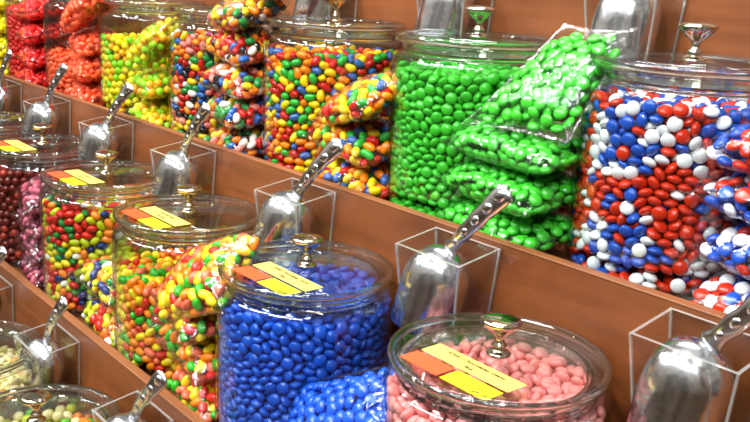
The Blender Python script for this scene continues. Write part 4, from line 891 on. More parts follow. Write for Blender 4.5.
34,454,564,70,-13,-430,-155,564,-22,75,-3,-396,564,54,-79,433,89,565,-61,-67,
292,282,567,-98,-13,-73,389,568,41,89,288,-287,569,-85,-47,-15,354,570,50,23,
212,341,572,-36,-87,-453,44,573,-22,4,-400,140,573,-36,80,84,391,574,87,-47,
390,-117,574,23,60,439,-50,577,92,34,138,-435,578,-75,-30,320,148,578,-50,86,
-67,-353,579,65,-71,-294,204,579,-60,-30,305,-192,580,-83,-53,-337,-277,580,79,59,
401,20,580,45,-79,195,410,581,77,-52,-455,-27,581,-7,-81,-40,454,582,-81,12,
-317,-196,582,30,-94,227,-395,583,-80,-53,-352,169,583,17,-97,-332,313,585,-57,-63,
270,367,585,-68,71,364,183,585,-49,86,-379,255,585,-54,-51,372,261,588,56,-59,
354,-286,588,50,83,65,-402,589,-87,48,-108,-399,589,-81,-3,183,-340,590,53,-81,
397,-216,591,65,47,-400,-49,591,47,87,-179,-417,592,-82,20,-57,-434,592,-53,-84,
-127,437,592,91,34,-379,-175,592,-37,91,290,-343,593,86,8,338,-115,593,31,92,
310,230,594,51,84,-259,-319,594,-76,64,431,151,594,33,-93,-372,92,599,-85,-42,
-440,110,601,-3,91,374,-163,601,26,38,359,69,602,98,8,435,-141,602,-33,-88,
-182,-359,603,65,-54,-291,279,604,29,82,-261,361,604,21,96,-188,355,604,-78,-51,
138,416,605,1,99,-120,377,606,2,76,127,-364,607,-30,-94,333,310,607,42,-74,
-251,-381,608,-54,56,271,-254,609,78,61,-65,348,610,-47,55,-384,-105,611,-60,-23,
255,319,612,-74,65,-8,-455,612,-7,8,343,-218,612,45,67,376,-42,612,-55,81,
238,-317,612,37,11,-388,-241,615,-51,84,370,122,616,-97,-12,-22,397,616,-36,-73,
85,430,616,-18,-92,-313,-333,617,48,-54,176,352,617,-9,-99,-273,-259,618,-83,-38,
-204,407,620,-80,-25,34,391,620,-16,61,-338,244,621,16,85,166,-411,622,-26,-92,
18,454,623,97,-13,434,75,623,-67,-69,455,14,624,13,79,-331,-152,625,66,-60,
-428,-160,625,-31,94,-384,32,626,22,81,14,-404,626,86,-15,-412,187,626,-67,-71,
-441,-1,627,-76,63,397,193,628,-41,-87,-339,-220,629,-50,85,54,-453,630,-33,-16,
-74,425,631,5,79,110,360,631,87,-14,321,-300,632,85,-46,-392,131,634,-54,-65,
247,-383,634,-73,-61,-139,333,635,58,56,347,224,636,23,96,-282,227,637,-31,89,
230,393,637,-93,33,-333,181,637,97,-10,426,-96,638,98,-8,-52,-387,638,35,-90,
-111,-441,638,-14,16,103,-427,639,65,-74,400,6,639,48,-86,-320,325,639,-66,-69,
-445,-91,640,-2,-52,-114,-362,640,-55,-78,377,-253,641,-75,-64,-210,-325,641,64,71,
297,339,642,43,-80,-442,58,643,-71,-22,-236,321,644,22,59,293,245,645,-22,-91,
196,-351,647,-7,-93,-143,434,647,-96,-22,-347,93,648,-82,-9,345,-106,649,25,94,
453,-42,649,19,28,-350,-281,649,-84,34,-169,-419,652,-66,-13,436,131,653,7,-89,
-352,-91,654,-53,-20,309,-230,655,-40,89,-178,373,655,-77,-36,-223,-390,656,-70,-22,
-389,238,657,-29,-76,153,430,657,-94,31,416,-176,657,65,59,-241,-281,658,-83,-54,
368,74,658,91,-32,-10,-346,659,-56,80,256,288,660,72,41,332,148,660,74,66,
99,-336,660,-28,-47,-402,-47,662,0,96,-60,-453,662,-14,16,250,-254,662,37,89,
224,336,663,51,77,59,359,663,22,96,285,-341,663,-93,8,-256,378,665,75,43,
197,-205,666,-70,60,94,175,666,54,-67,129,-383,666,-68,-48,185,204,667,35,-75,
383,-48,667,86,-46,-400,-215,668,31,-94,-378,-146,669,18,22,-112,391,671,-88,17,
-171,-363,672,-19,-62,-299,-232,672,14,98,-455,-29,673,13,68,-269,287,673,70,-41,
350,-181,673,-45,-73,169,361,674,-8,94,-21,455,675,-96,-12,-335,141,676,95,-2,
350,280,676,73,-17,-270,-354,677,-26,-60,-431,154,678,31,91,85,446,678,57,-26,
381,228,679,-62,-37,-404,31,680,58,55,165,-424,680,-79,-53,48,-384,680,-90,6,
-269,-39,680,-89,-36,-341,-188,681,-49,-86,-343,214,682,-59,-54,-2,-446,683,-66,-59,
-66,-347,683,16,-58,388,-113,683,-18,80,2,366,683,77,61,388,119,684,22,-53,
-345,275,684,-96,2,309,67,685,-3,-98,401,177,685,-87,-21,-48,401,686,-73,-12,
181,-45,686,-16,-73,70,270,687,-44,-86,-321,-316,688,-65,-1,116,391,688,39,-23,
340,-302,688,-50,-84,210,-315,689,-94,-27,194,17,689,24,-40,-427,86,690,-92,-13,
132,-300,690,-49,85,451,68,691,7,24,387,-230,691,-7,-98,118,334,691,74,13,
74,-442,691,-85,36,115,221,691,-88,-1,-98,-400,691,-37,-21,442,-102,692,-9,-98,
-308,332,692,-90,-41,383,5,692,79,-43,449,13,693,44,25,128,116,693,-93,1,
281,-294,693,-42,-21,-152,339,694,-7,94,10,246,694,17,96,310,-61,694,0,51,
-76,-224,696,-95,29,-218,100,696,75,64,226,-390,696,-47,-71,-34,-403,696,-73,-40,
-106,224,697,-61,-26,-430,-156,697,7,-45,0,-257,697,38,-90,-186,50,697,-51,22,
247,-78,697,90,-36,-129,-126,698,-68,-71,203,-134,698,50,72,-197,-225,698,8,98,
-137,-261,699,-88,-9,-239,19,699,-1,-90,215,392,699,22,-71,253,38,699,35,93,
304,245,700,-92,28,35,434,700,4,46,-163,169,701,43,86,-251,-212,701,13,98,
-180,-307,701,60,-63,42,-328,702,94,28,-198,404,702,-35,-60,146,61,702,-99,7,
11,72,703,43,88,90,-105,703,-92,-35,31,-147,703,75,-65,-132,13,703,96,24,
-89,69,703,69,-69,-50,-124,703,92,34,38,9,703,-99,-6,48,198,703,16,63,
196,-260,703,-73,-62,-49,9,703,86,47,-29,307,703,-98,-11,60,-52,703,60,78,
128,7,703,91,-36,126,-170,703,-73,66,1,157,703,-11,98,-50,114,703,90,-40,
-86,445,703,42,26,312,313,704,-62,-67,-269,131,704,38,86,-222,-356,705,-27,-68,
65,-265,705,58,-63,254,-194,706,73,61,-222,313,706,-67,69,341,-130,706,27,-90,
274,362,707,-36,46,-350,-262,707,-60,-78,-339,89,707,82,55,-223,212,707,-86,47,
-297,243,708,-60,19,159,164,708,68,-58,73,70,708,23,-85,160,-364,709,-88,22,
-130,-356,709,-54,-33,308,-239,709,29,-94,-402,-101,710,34,23,-259,-119,710,15,-95,
-83,-296,711,-35,-89,-388,140,712,-29,-91,341,129,712,-3,-99,-226,-63,712,-51,73,
58,323,713,83,31,-159,-427,713,-84,48,215,79,714,-16,-82,-291,57,714,-76,-36,
-144,-204,715,-37,-69,152,431,715,-86,26,-237,-286,715,36,85,65,144,716,75,64,
-58,256,717,-93,30,-327,-85,718,-95,-29,-449,-72,718,-10,7,130,-49,718,58,-2,
-138,434,719,49,-2,168,249,719,-1,92,437,128,719,2,-73,-407,-28,719,23,-91,
280,-358,720,-81,-48,413,-174,720,16,-91,61,388,720,-66,-71,119,287,721,-9,68,
-22,-312,721,61,-11,131,-237,721,98,10,-302,-191,722,-46,-87,-391,-201,722,-63,-75,
373,-45,722,-89,42,-455,33,722,-13,-2,407,44,722,45,-50,-397,221,722,30,91,
-187,-26,723,-70,55,-300,-280,723,-66,-28,-292,0,723,62,23,-358,20,723,24,88,
26,-209,723,-89,-2,274,-15,724,81,54,347,42,724,-17,-94,237,254,725,9,78,
249,141,726,95,26,-113,376,727,-78,40,179,327,727,-59,-56,119,-425,727,-38,-88,
-171,-95,728,32,83,448,-44,728,49,-45,242,323,728,-46,52,-151,267,729,31,-83,
-93,-170,729,-82,49,-103,151,729,76,63,76,-385,730,-64,-53,197,-202,730,35,-80,
158,-116,730,-4,97,-268,367,730,-78,-45,-336,155,730,-28,-91,-150,77,731,-48,84,
-7,392,732,83,50,0,-367,733,97,-15,-75,-450,733,93,-8,13,-91,733,84,-46,
-286,-339,734,-99,-6,401,217,734,-53,81,-112,317,734,-91,22,294,-139,735,35,-88,
329,201,735,-71,-69,252,-247,735,-29,19,-16,449,736,69,47,198,196,736,-65,30,
359,-197,736,41,79,11,-439,737,-36,-91,-221,261,737,-90,18,-329,-141,737,79,47,
11,-32,738,87,-44,-347,292,738,-53,-84,266,204,738,35,41,295,103,738,60,37,
-183,-162,739,-98,-10,-286,293,740,-42,-45,-14,-160,741,97,1,208,-63,741,-25,-90,
212,-336,741,-7,85,125,203,742,49,82,80,-181,742,-61,73,153,-304,742,40,-90,
77,259,742,43,-89,-208,139,742,-99,1,350,290,742,-48,83,-182,341,743,5,99,
175,-406,743,1,81,159,110,743,-54,33,106,-333,743,19,-69,-395,66,743,56,79,
372,-258,744,65,35,381,160,745,-42,79,-260,188,745,80,-26,-24,74,746,56,59,
-88,-106,746,-91,-38,378,-115,746,29,-94,0,282,746,-96,-19,-102,-237,746,17,93,
-68,-31,746,73,65,-33,151,746,16,-95,436,-117,747,7,-99,87,0,747,-59,78,
-349,-39,747,-84,-17,154,32,747,-96,-12,-29,-264,747,64,-34,100,95,748,-56,81,
238,-149,748,-14,-98,-82,-363,749,80,57,33,52,749,59,76,162,377,749,-27,-21,
-46,334,749,52,-46,-439,99,750,64,74,325,-320,750,-56,-65,-194,-341,750,62,-77,
42,-299,750,67,-66,-418,167,751,67,31,-130,-316,751,18,-82,18,339,751,64,-17,
-95,29,751,-95,9,91,-78,752,96,-16,375,93,752,-96,3,-266,-224,753,39,90,
-85,220,753,-76,57,26,157,753,-3,-95,107,366,753,-17,98,-21,223,753,-39,40,
-137,-27,753,28,-94,-448,-17,754,49,13,295,264,754,-70,69,301,48,754,42,27,
-263,83,754,-45,-57,-95,91,755,-70,-58,264,-75,755,-67,-52,72,450,755,-72,6,
-220,-100,755,5,86,-275,-65,755,31,-90,219,7,755,-71,-56,-233,24,756,-10,-88,
66,-446,757,34,54,-439,-118,757,10,15,-397,-154,757,-52,-81,-345,228,758,18,60,
294,-208,758,95,-23,-207,-228,758,-56,-67,-64,396,758,52,-63,289,335,759,-72,-35,
139,-195,759,-49,-73,-173,-272,759,68,41,-145,179,760,-73,-58,246,79,761,27,-94,
-218,-399,761,-93,30,114,-139,761,54,-34,324,-84,761,9,18,53,-240,761,-75,-14,
262,-313,761,11,-98,-293,141,762,5,79,229,393,762,78,-55,-175,40,763,21,70,
189,-263,763,-85,33,-385,-246,763,-46,78,-170,410,763,49,-50,-196,215,764,-1,84,
-31,-404,764,89,-3,-233,315,765,76,-56,-35,-211,766,79,-29,379,13,766,-7,73,
-148,-413,766,-30,-94,233,-387,767,39,69,40,225,767,68,-69,-341,-188,767,95,27,
324,-13,768,14,90,-334,94,768,1,81,315,-266,768,85,-15,454,1,768,-13,-90,
210,153,769,93,31,-85,282,769,-98,-12,-250,-293,769,94,22,103,-275,770,-34,-91,
188,-139,771,-4,97,-263,-140,771,26,71,-384,14,771,36,81,-210,90,771,-27,16,
192,271,771,-41,-78,436,68,771,-80,-19,-74,-287,771,14,90,-319,12,772,8,-97,
-238,389,772,-71,-49,-322,-240,773,41,16,150,429,773,-96,15,393,-50,773,-80,-51,
-334,-88,774,65,69,-139,-195,774,-34,-93,-24,-55,774,47,64,-31,25,774,-70,56,
432,146,775,19,-85,49,391,775,-49,86,-287,227,775,-55,-82,-24,-118,775,90,40,
333,148,777,80,-55,-109,352,777,-97,17,-168,-123,778,-93,-28,266,-11,778,-41,-89,
407,-191,778,-7,-98,-403,-74,778,58,-67,236,239,779,62,71,55,-125,779,87,45,
139,286,779,25,91,340,-144,780,31,90,50,-359,780,96,-24,-49,446,780,68,-45,
-97,-427,780,46,87,-340,-303,780,-48,80,-83,151,781,-56,-81,-154,118,782,-76,-18,
-351,165,782,-65,-73,-158,278,783,-6,-93,54,-27,783,52,-83,-259,-348,784,-97,-17,
-109,424,785,22,91,-322,324,785,-56,-63,26,-185,786,-88,36,-428,50,788,26,95,
326,210,789,88,-44,-96,-74,789,-95,-23,-32,-454,789,-98,6,201,350,790,-14,92,
396,218,791,-15,95,-396,218,792,15,-48,335,273,793,-71,67,-189,353,797,-31,94,
411,-117,797,78,-60,-180,-313,797,-98,-9,-349,-144,799,-98,-9,442,-66,799,-49,56,
-171,-368,800,-93,-35,-281,-271,809,63,77,-258,335,813,-98,-14,
]
SETTLED_BALLS = [
-192,-402,36,-336,-161,36,-346,281,36,-302,-250,36,-406,84,36,-184,-330,36,-389,221,36,326,-197,36,
370,-59,36,-30,446,36,129,-428,36,160,-338,36,-103,434,36,91,-365,36,-309,192,37,115,431,37,
187,332,37,251,277,37,-150,336,37,-296,334,37,-420,154,37,306,326,37,184,406,37,437,87,37,
-313,-320,37,-233,-275,37,-89,-437,37,258,-223,37,428,-129,37,58,-444,37,317,-317,37,-81,363,37,
363,91,37,-432,-111,37,345,163,37,-275,262,37,-375,-246,37,260,-363,37,236,-293,37,387,224,37,
-219,309,37,363,-260,37,-239,380,37,370,15,37,-256,-366,37,335,-124,37,419,157,37,43,446,37,
-172,412,37,-9,375,37,444,-57,37,400,-196,37,-336,117,37,63,360,37,19,-381,37,-408,-180,37,
-16,-446,37,-52,-363,37,-125,-372,37,-355,-91,37,197,-400,37,249,371,37,296,219,37,-384,-23,37,
-446,21,37,446,14,46,-353,39,59,-447,-45,68,349,276,70,129,362,71,-289,-195,80,-364,169,81,
-143,-425,86,211,-353,89,401,53,92,-231,-324,92,-140,-329,95,-364,-193,95,351,-162,96,-63,419,97,
-443,64,97,-298,231,98,299,-228,98,-334,-124,99,200,295,99,330,199,99,357,130,99,-241,277,99,
283,256,99,381,-22,99,21,-432,100,217,390,100,-15,-367,100,-261,348,100,-137,426,100,-87,-379,100,
-185,325,100,-52,-445,100,6,446,100,349,-89,100,-369,252,100,-351,-275,100,94,-435,100,80,439,100,
384,-229,100,-423,-148,100,430,120,101,-118,355,101,-270,-263,101,35,379,101,341,-288,101,404,189,101,
-323,309,101,-205,396,101,288,-340,101,278,349,101,58,-355,102,165,-415,102,-363,98,102,-400,4,103,
130,-339,103,-393,-80,104,423,-151,107,151,422,107,-211,-394,107,430,-77,107,-426,135,108,248,-279,108,
-302,-330,109,446,2,119,-44,354,126,123,322,132,327,305,132,373,248,134,-399,197,138,-319,174,140,
-447,-39,141,-149,-382,146,-312,-176,147,-187,-314,150,-358,43,150,253,300,150,89,385,151,442,68,151,
246,-374,151,184,-327,153,370,81,153,-383,-235,153,106,-387,154,-99,-434,155,177,363,156,328,-194,157,
-101,-328,158,-383,-162,160,-375,-35,160,-433,-108,160,-96,435,161,359,-129,161,-25,417,161,294,217,161,
-277,261,161,-261,-362,162,-220,308,163,-50,-381,163,401,-194,163,348,166,163,-297,333,164,249,372,164,
375,-57,164,-240,379,164,-347,279,164,22,-364,164,43,446,164,318,-317,164,-14,-446,164,420,155,165,
60,-444,165,364,-258,165,-155,342,165,-436,91,166,-167,414,166,272,-242,166,-252,-285,169,431,-116,171,
184,-407,172,-344,111,172,-331,-110,173,400,12,175,-313,-244,176,-422,19,177,-318,-318,179,144,425,181,
446,-45,182,-89,366,184,249,-310,185,-204,-396,192,337,267,195,391,216,196,-420,156,196,301,331,196,
-385,229,202,124,341,203,-153,-345,207,212,325,207,-310,164,211,-20,363,211,125,-429,212,-388,-85,213,
150,-354,213,55,366,213,-446,-40,214,312,-147,215,402,104,215,-140,-425,215,203,397,216,62,-393,217,
352,50,217,331,120,218,-310,-186,219,-63,-443,219,-376,57,220,446,45,220,-313,235,220,-201,-290,221,
-423,-149,221,234,-382,221,-56,445,222,-82,-356,223,-391,-216,223,311,-221,224,86,438,224,-241,249,225,
-260,343,226,-205,396,226,364,-95,226,416,-162,227,-127,428,227,-325,308,228,341,-288,228,15,425,228,
-12,-376,228,385,-229,229,363,-22,229,330,193,230,-373,-15,231,-350,-276,231,264,279,231,13,-446,232,
240,-253,232,-279,-348,233,-196,307,233,-143,357,236,-276,-274,238,-368,128,239,-435,98,239,436,-92,240,
290,-339,243,205,-317,245,-446,26,246,260,363,248,413,169,249,-358,-141,251,446,-21,251,-76,382,254,
-208,-357,254,371,250,257,148,423,259,178,-409,260,-404,188,261,163,324,263,316,318,267,-364,259,268,
-341,-72,268,-435,-95,268,104,366,269,359,-154,271,48,-344,271,395,29,271,-98,-407,272,83,-438,272,
115,-373,275,-148,-322,277,437,89,278,-311,189,279,295,-264,280,26,374,280,301,239,281,349,85,281,
-170,-413,281,-307,-224,282,-292,260,284,-352,29,286,-318,-316,286,-168,413,287,340,-62,287,-240,379,288,
-22,446,288,-38,-447,288,-411,-175,288,51,445,288,231,309,289,208,394,290,298,-191,290,353,158,290,
-378,-241,290,-297,333,291,-62,-339,292,248,-373,293,-214,-295,294,-446,-28,297,426,-138,298,-226,292,298,
-393,90,299,-94,436,301,-4,-383,301,-262,-361,304,226,-279,304,179,-351,305,395,-207,305,442,-67,309,
303,-329,315,-326,-161,315,-113,366,315,-381,-112,315,392,214,318,-446,43,318,138,-426,319,423,148,319,
356,-268,320,-42,383,320,445,6,320,-376,-32,320,347,280,321,28,-445,321,-183,347,321,-422,154,323,
-191,-358,324,-389,219,325,-275,-272,327,282,345,327,354,5,327,-120,-365,330,-348,151,330,-340,289,331,
80,394,332,74,-388,332,153,421,332,179,337,333,401,63,336,272,273,338,366,-130,340,-95,-435,341,
323,202,341,271,-234,342,119,-331,343,-346,-280,344,-319,217,346,381,-60,349,-252,340,349,-439,-83,350,
20,358,352,363,123,354,-345,81,355,-143,424,355,-266,267,355,198,-399,356,-52,-377,357,-38,446,359,
-419,-156,359,229,385,360,-312,-217,360,36,446,360,-163,-416,360,-388,-222,361,313,-177,361,188,-305,361,
-298,-332,363,261,-362,365,17,-356,366,-336,-86,366,-224,-307,366,432,-111,367,-435,96,367,-446,-11,368,
-198,293,368,-27,-446,369,-208,394,372,408,-181,373,-243,-378,374,446,-39,377,-139,335,377,128,362,378,
329,-303,379,-66,346,379,321,312,381,373,247,381,68,-442,383,431,112,383,407,181,383,-344,-156,386,
256,-291,386,374,-245,387,-370,252,387,446,34,388,-395,39,388,-406,185,388,107,433,389,248,321,390,
-313,321,391,139,-426,392,364,35,394,-380,-34,394,-320,164,398,302,243,399,-277,-269,400,-105,-351,400,
94,-368,401,-178,-355,401,-88,413,402,320,161,402,-394,-105,405,176,410,406,371,-104,407,166,-357,408,
-379,119,408,304,-233,409,63,377,409,171,314,413,-300,239,414,-91,-436,415,-258,364,417,384,-32,417,
-348,-280,418,-10,375,418,-248,291,422,-404,-188,424,371,101,424,-28,-396,424,350,-172,425,-444,-56,427,
-157,419,428,232,-383,429,-188,333,430,290,-338,431,-26,445,432,49,446,432,200,-296,433,238,380,433,
-325,-211,433,-160,-418,434,438,-84,435,-293,-336,436,-446,17,436,31,-356,437,245,265,438,-224,-311,439,
420,-155,441,23,-446,442,-115,358,443,-437,90,443,-361,205,443,346,282,444,347,-280,446,390,216,446,
-229,-384,446,295,335,446,-346,-71,447,423,149,447,445,-9,448,440,77,448,96,-435,451,-366,61,452,
-349,278,453,-418,160,456,123,407,456,266,-274,457,-357,-143,458,120,-329,458,294,201,458,-324,121,458,
166,-415,460,-256,-236,463,388,-221,464,-383,-10,464,385,30,464,-73,-356,466,-147,-353,467,-301,330,467,
-431,-116,468,-212,392,468,352,157,468,-295,190,469,-88,438,472,215,322,472,-48,-446,474,-377,-242,475,
374,-75,475,144,339,476,-53,374,479,72,358,479,316,-218,480,14,403,481,-279,261,482,186,-347,483,
191,403,485,-331,-300,487,-231,323,489,-113,-414,490,1,-395,491,75,-377,492,367,-151,493,257,-365,496,
-408,-180,497,-162,348,498,314,-319,499,-445,-52,500,-153,421,501,-185,-301,501,75,440,501,207,-272,502,
-259,-299,502,431,-115,502,-186,-405,502,275,255,504,-355,169,506,446,35,507,-380,238,507,345,73,507,
369,252,507,-446,21,509,323,309,509,53,-445,510,-312,-232,510,406,184,510,418,111,510,-379,-87,511,
446,-44,513,250,370,514,-250,-371,515,360,-264,517,-409,120,518,124,-429,519,377,-17,520,-33,446,521,
-335,295,523,-381,53,524,319,201,527,192,-402,530,-347,-156,530,133,-357,532,-43,-354,533,-314,223,535,
397,-203,535,273,-270,535,-117,-356,535,-91,403,536,116,369,537,-282,345,537,185,342,537,-331,106,537,
-391,-19,537,357,139,540,-210,394,541,42,370,545,-71,-441,545,377,-89,547,-191,300,547,-44,347,547,
-253,-245,551,204,-333,552,-261,276,552,326,-141,553,318,-215,553,38,-382,554,-300,-331,554,236,291,555,
-349,-276,555,-118,337,556,172,412,556,-404,190,557,-142,-425,557,-391,-215,559,-424,-144,559,30,446,560,
1,-446,562,-220,-322,562,-441,72,563,274,-352,566,350,32,568,290,338,568,424,-144,569,440,74,570,
102,434,570,388,221,571,-440,-72,571,-208,-395,571,267,226,572,329,-302,572,422,150,572,446,0,573,
-344,-98,575,-151,422,575,342,286,576,-366,256,577,80,-439,578,-336,167,578,440,-73,582,-446,0,583,
233,382,585,152,-422,589,-61,444,589,374,-247,590,-76,-384,591,-350,22,592,-320,314,593,381,-30,593,
-9,392,593,-376,91,594,-178,354,594,374,95,596,-250,370,598,219,-389,598,-308,-233,599,-147,-366,601,
-338,-166,603,149,-349,604,327,199,605,191,-282,605,367,-175,605,-382,-43,606,-9,-358,606,-301,238,606,
264,-290,606,-79,374,606,169,354,608,-262,-361,609,97,371,609,-424,145,611,-256,-284,613,347,-104,613,
80,-374,614,276,285,616,-326,-306,618,-47,-446,619,-405,-111,623,149,423,625,310,-235,625,-406,-185,625,
-394,210,627,-225,307,627,-122,-429,628,61,443,630,29,-446,630,300,-162,632,-371,-249,633,-200,-327,635,
405,187,635,-440,77,636,369,252,636,374,27,638,446,45,638,431,118,638,430,-120,639,269,-355,640,
-445,-51,641,271,354,641,446,-29,641,-140,395,643,-358,142,644,-11,446,644,325,-307,645,-351,274,647,
-408,12,648,109,-432,648,210,393,654,-288,340,654,200,-335,655,179,-408,657,-212,392,658,-51,-385,660,
-83,438,660,-30,371,661,386,-66,663,361,122,663,371,-249,664,-164,329,664,-345,-121,665,297,233,665,
154,312,666,28,-380,666,406,-184,667,325,308,667,-285,-245,669,-119,-359,669,57,381,670,227,301,670,
-375,74,671,-228,-385,671,-281,268,671,-338,-194,671,-335,207,673,-271,-325,673,122,-364,675,243,-278,675,
-378,-56,679,333,-120,683,109,432,685,-18,-445,687,-216,-277,687,-163,-416,687,-433,-104,691,-335,-294,691,
350,189,692,-429,122,694,-91,-436,695,-411,-174,697,-403,191,698,338,-193,698,57,-444,699,-234,318,699,
236,-381,700,419,156,700,37,446,700,425,11,700,-446,45,702,-313,144,702,355,-12,702,-104,372,703,
438,83,703,310,-264,703,368,61,704,-181,-339,705,118,362,706,294,-336,707,362,260,708,403,-122,708,
-164,415,709,443,-61,709,-379,-239,713,-446,-35,713,264,360,714,-35,446,715,173,411,715,183,-296,715,
-320,313,715,138,-425,716,-384,7,718,-366,255,719,193,341,722,-15,-383,725,-284,207,726,-43,340,727,
-228,385,730,17,382,732,-372,-106,733,-88,-374,735,-369,110,735,-165,347,736,373,-247,737,362,126,737,
250,291,739,-269,-355,740,321,312,740,-275,-261,740,-352,-177,741,143,-352,744,-102,434,744,305,232,746,
366,-71,746,-207,-395,746,395,207,748,-267,275,750,80,-396,750,407,-183,750,258,-288,750,-350,185,750,
346,-141,753,285,-216,753,-136,-426,755,86,437,755,-166,-94,756,9,-446,756,85,-154,758,197,-400,761,
-437,87,762,-344,-281,763,69,340,763,-418,158,763,329,-301,763,-437,-88,763,-64,-442,764,-80,245,765,
261,-362,767,404,73,767,-280,347,767,-418,-159,769,-446,14,769,14,446,770,382,1,770,-150,-355,770,
42,193,771,-43,399,771,217,390,771,424,144,773,143,31,773,16,48,773,146,-271,774,-322,-61,774,
142,349,775,-368,49,776,-105,360,778,70,261,780,413,-116,780,216,240,780,20,-293,781,-214,316,782,
144,255,782,446,-49,782,-179,-162,782,200,-322,782,-162,416,783,-234,-306,783,361,262,784,338,178,785,
-386,-225,785,-333,298,786,105,-88,786,152,421,786,167,185,786,-36,-245,786,-384,-23,786,277,349,787,
-313,-218,788,-172,-25,789,134,-426,790,-37,184,790,20,-381,790,-379,240,791,349,-203,792,207,320,793,
-306,229,793,-54,308,793,-135,294,795,209,7,795,-228,106,795,-183,165,796,-257,173,797,291,-159,799,
212,-248,799,90,145,799,149,100,800,446,22,800,-302,-329,801,-60,-313,801,80,-255,803,-226,386,804,
279,269,804,-172,-232,805,231,-106,805,64,-442,805,-136,221,806,21,381,806,-245,-375,807,-262,-33,807,
3,244,808,-382,113,809,-379,-93,809,-52,-386,810,269,49,810,357,111,810,-245,-238,811,172,-62,812,
-129,-292,812,283,-259,813,-179,-408,813,263,-41,813,-356,-163,814,-203,251,816,-299,-117,816,-87,437,816,
381,-57,817,-328,163,817,-320,11,818,145,-356,818,220,131,819,-446,-43,821,395,207,822,299,-332,823,
-268,285,823,22,-6,823,-107,-433,823,410,-176,823,-102,-197,823,92,375,824,355,-126,824,36,311,824,
355,-269,825,-161,356,826,-129,36,826,109,303,826,-146,-84,826,63,443,826,-11,-446,827,-76,-16,827,
140,-219,827,-213,-116,828,225,-386,828,-162,102,829,-444,57,829,435,97,830,-285,75,830,103,-148,830,
113,208,831,-187,-336,831,-406,184,831,382,43,831,-221,23,832,105,-30,832,-14,-70,832,321,2,833,
-80,91,834,-15,129,835,47,87,835,-117,-361,836,106,43,836,292,135,836,77,-377,837,-17,446,837,
-346,-281,837,-59,-131,837,-79,256,838,237,-191,839,0,-331,841,198,64,841,-425,-141,841,196,400,841,
308,213,842,-44,377,842,41,178,843,60,-88,844,-31,-200,844,315,318,845,234,-303,845,-18,52,845,
-82,164,845,162,-288,845,-327,-57,847,20,-260,847,-74,-260,849,234,221,849,-209,-187,849,-97,327,850,
26,-154,850,-373,52,850,433,-106,851,170,257,851,-272,353,852,-205,-46,852,445,-34,854,318,-69,854,
91,-307,855,-149,423,855,171,332,856,169,-2,856,165,162,856,-255,-321,857,164,-415,857,258,364,857,
-393,-210,857,313,-199,857,234,294,857,-216,191,857,57,249,857,361,262,858,190,-138,858,-146,-150,859,
319,71,859,-209,311,859,-356,229,860,75,-209,860,-331,299,860,129,427,860,-202,-270,861,-27,303,861,
-389,-19,862,-320,-216,862,111,112,862,272,-126,863,-148,267,863,-282,225,863,-274,144,863,241,8,864,
355,161,865,-24,206,865,-430,120,865,131,-90,867,221,-68,867,-223,90,868,-137,-23,869,-341,115,872,
-274,-159,872,-144,192,873,446,38,873,-264,-86,873,387,-224,874,-275,-5,874,-208,384,875,-138,-234,875,
-343,-123,875,40,364,875,-81,-72,875,-65,-328,877,96,-435,878,186,-348,879,-62,-443,880,-152,-421,880,
-24,-15,880,189,-229,880,-80,35,881,262,-246,883,-141,-309,883,265,-358,884,384,96,884,318,-294,884,
-173,39,885,240,156,885,55,-28,886,-121,118,888,136,-178,888,252,83,888,-18,-384,889,-83,-176,891,
24,-446,892,-15,-111,894,28,127,895,45,-347,897,-42,99,897,13,-211,902,233,-169,909,
]
def lens_mesh(a, c, n=16, k=10):
    return MB().sphere((0, 0, 0), a, a, c, n, k)
def bean_mb(rad, half, n=12, k=10):
    t = MB(); t.sphere((0, 0, 0), rad, rad, half, n, k)
    t.v = [(x + 16 * z * z - .0006, y * .94, z) for x, y, z in t.v]
    # fuller ends than a plain ellipsoid
    t.v = [(x * (1 + .12 * (abs(z) / half) ** 2), y * (1 + .12 * (abs(z) / half) ** 2), z) for x, y, z in t.v]
    return t
SHAPES = {'mm': (lens_mesh(.0074, .0043), lens_mesh(.0074, .0043, 10, 6)),
          'bean': (bean_mb(.0060, .0088), bean_mb(.0060, .0088, 8, 6)),
          'ball': (MB().sphere((0, 0, 0), .0074, .0074, .0070, 14, 10), MB().sphere((0, 0, 0), .0074, .0074, .0070, 9, 6))}
def unpack(k):
    q = np.array(SETTLED[k], float).reshape(-1, 3 if k == 'ball' else 5); n = len(q)
    ax = rng.normal(size=(n, 3))
    if k != 'ball':
        ax[:, :2] = q[:, 3:] / 99; ax[:, 2] = np.sqrt(np.clip(1 - ax[:, 0] ** 2 - ax[:, 1] ** 2, 0.0004, 1))
    ax /= np.linalg.norm(ax, axis=1)[:, None]
    return q[:, :3] / 5000, ax
SETTLED = {'mm': SETTLED_BUTTONS, 'bean': SETTLED_BEANS, 'ball': SETTLED_BALLS}
PK = {k: unpack(k) for k in SETTLED}
def frames(ax, n):
    """rotation matrices whose z column is ax, with a random spin"""
    r = rng.normal(size=(n, 3)); x = r - ax * np.sum(r * ax, 1)[:, None]; x /= np.linalg.norm(x, axis=1)[:, None]
    y = np.cross(ax, x)
    return np.stack([x, y, ax], 2)
BATCH = []          # (kind key, shape, positions, rotations, colour index array, scale)
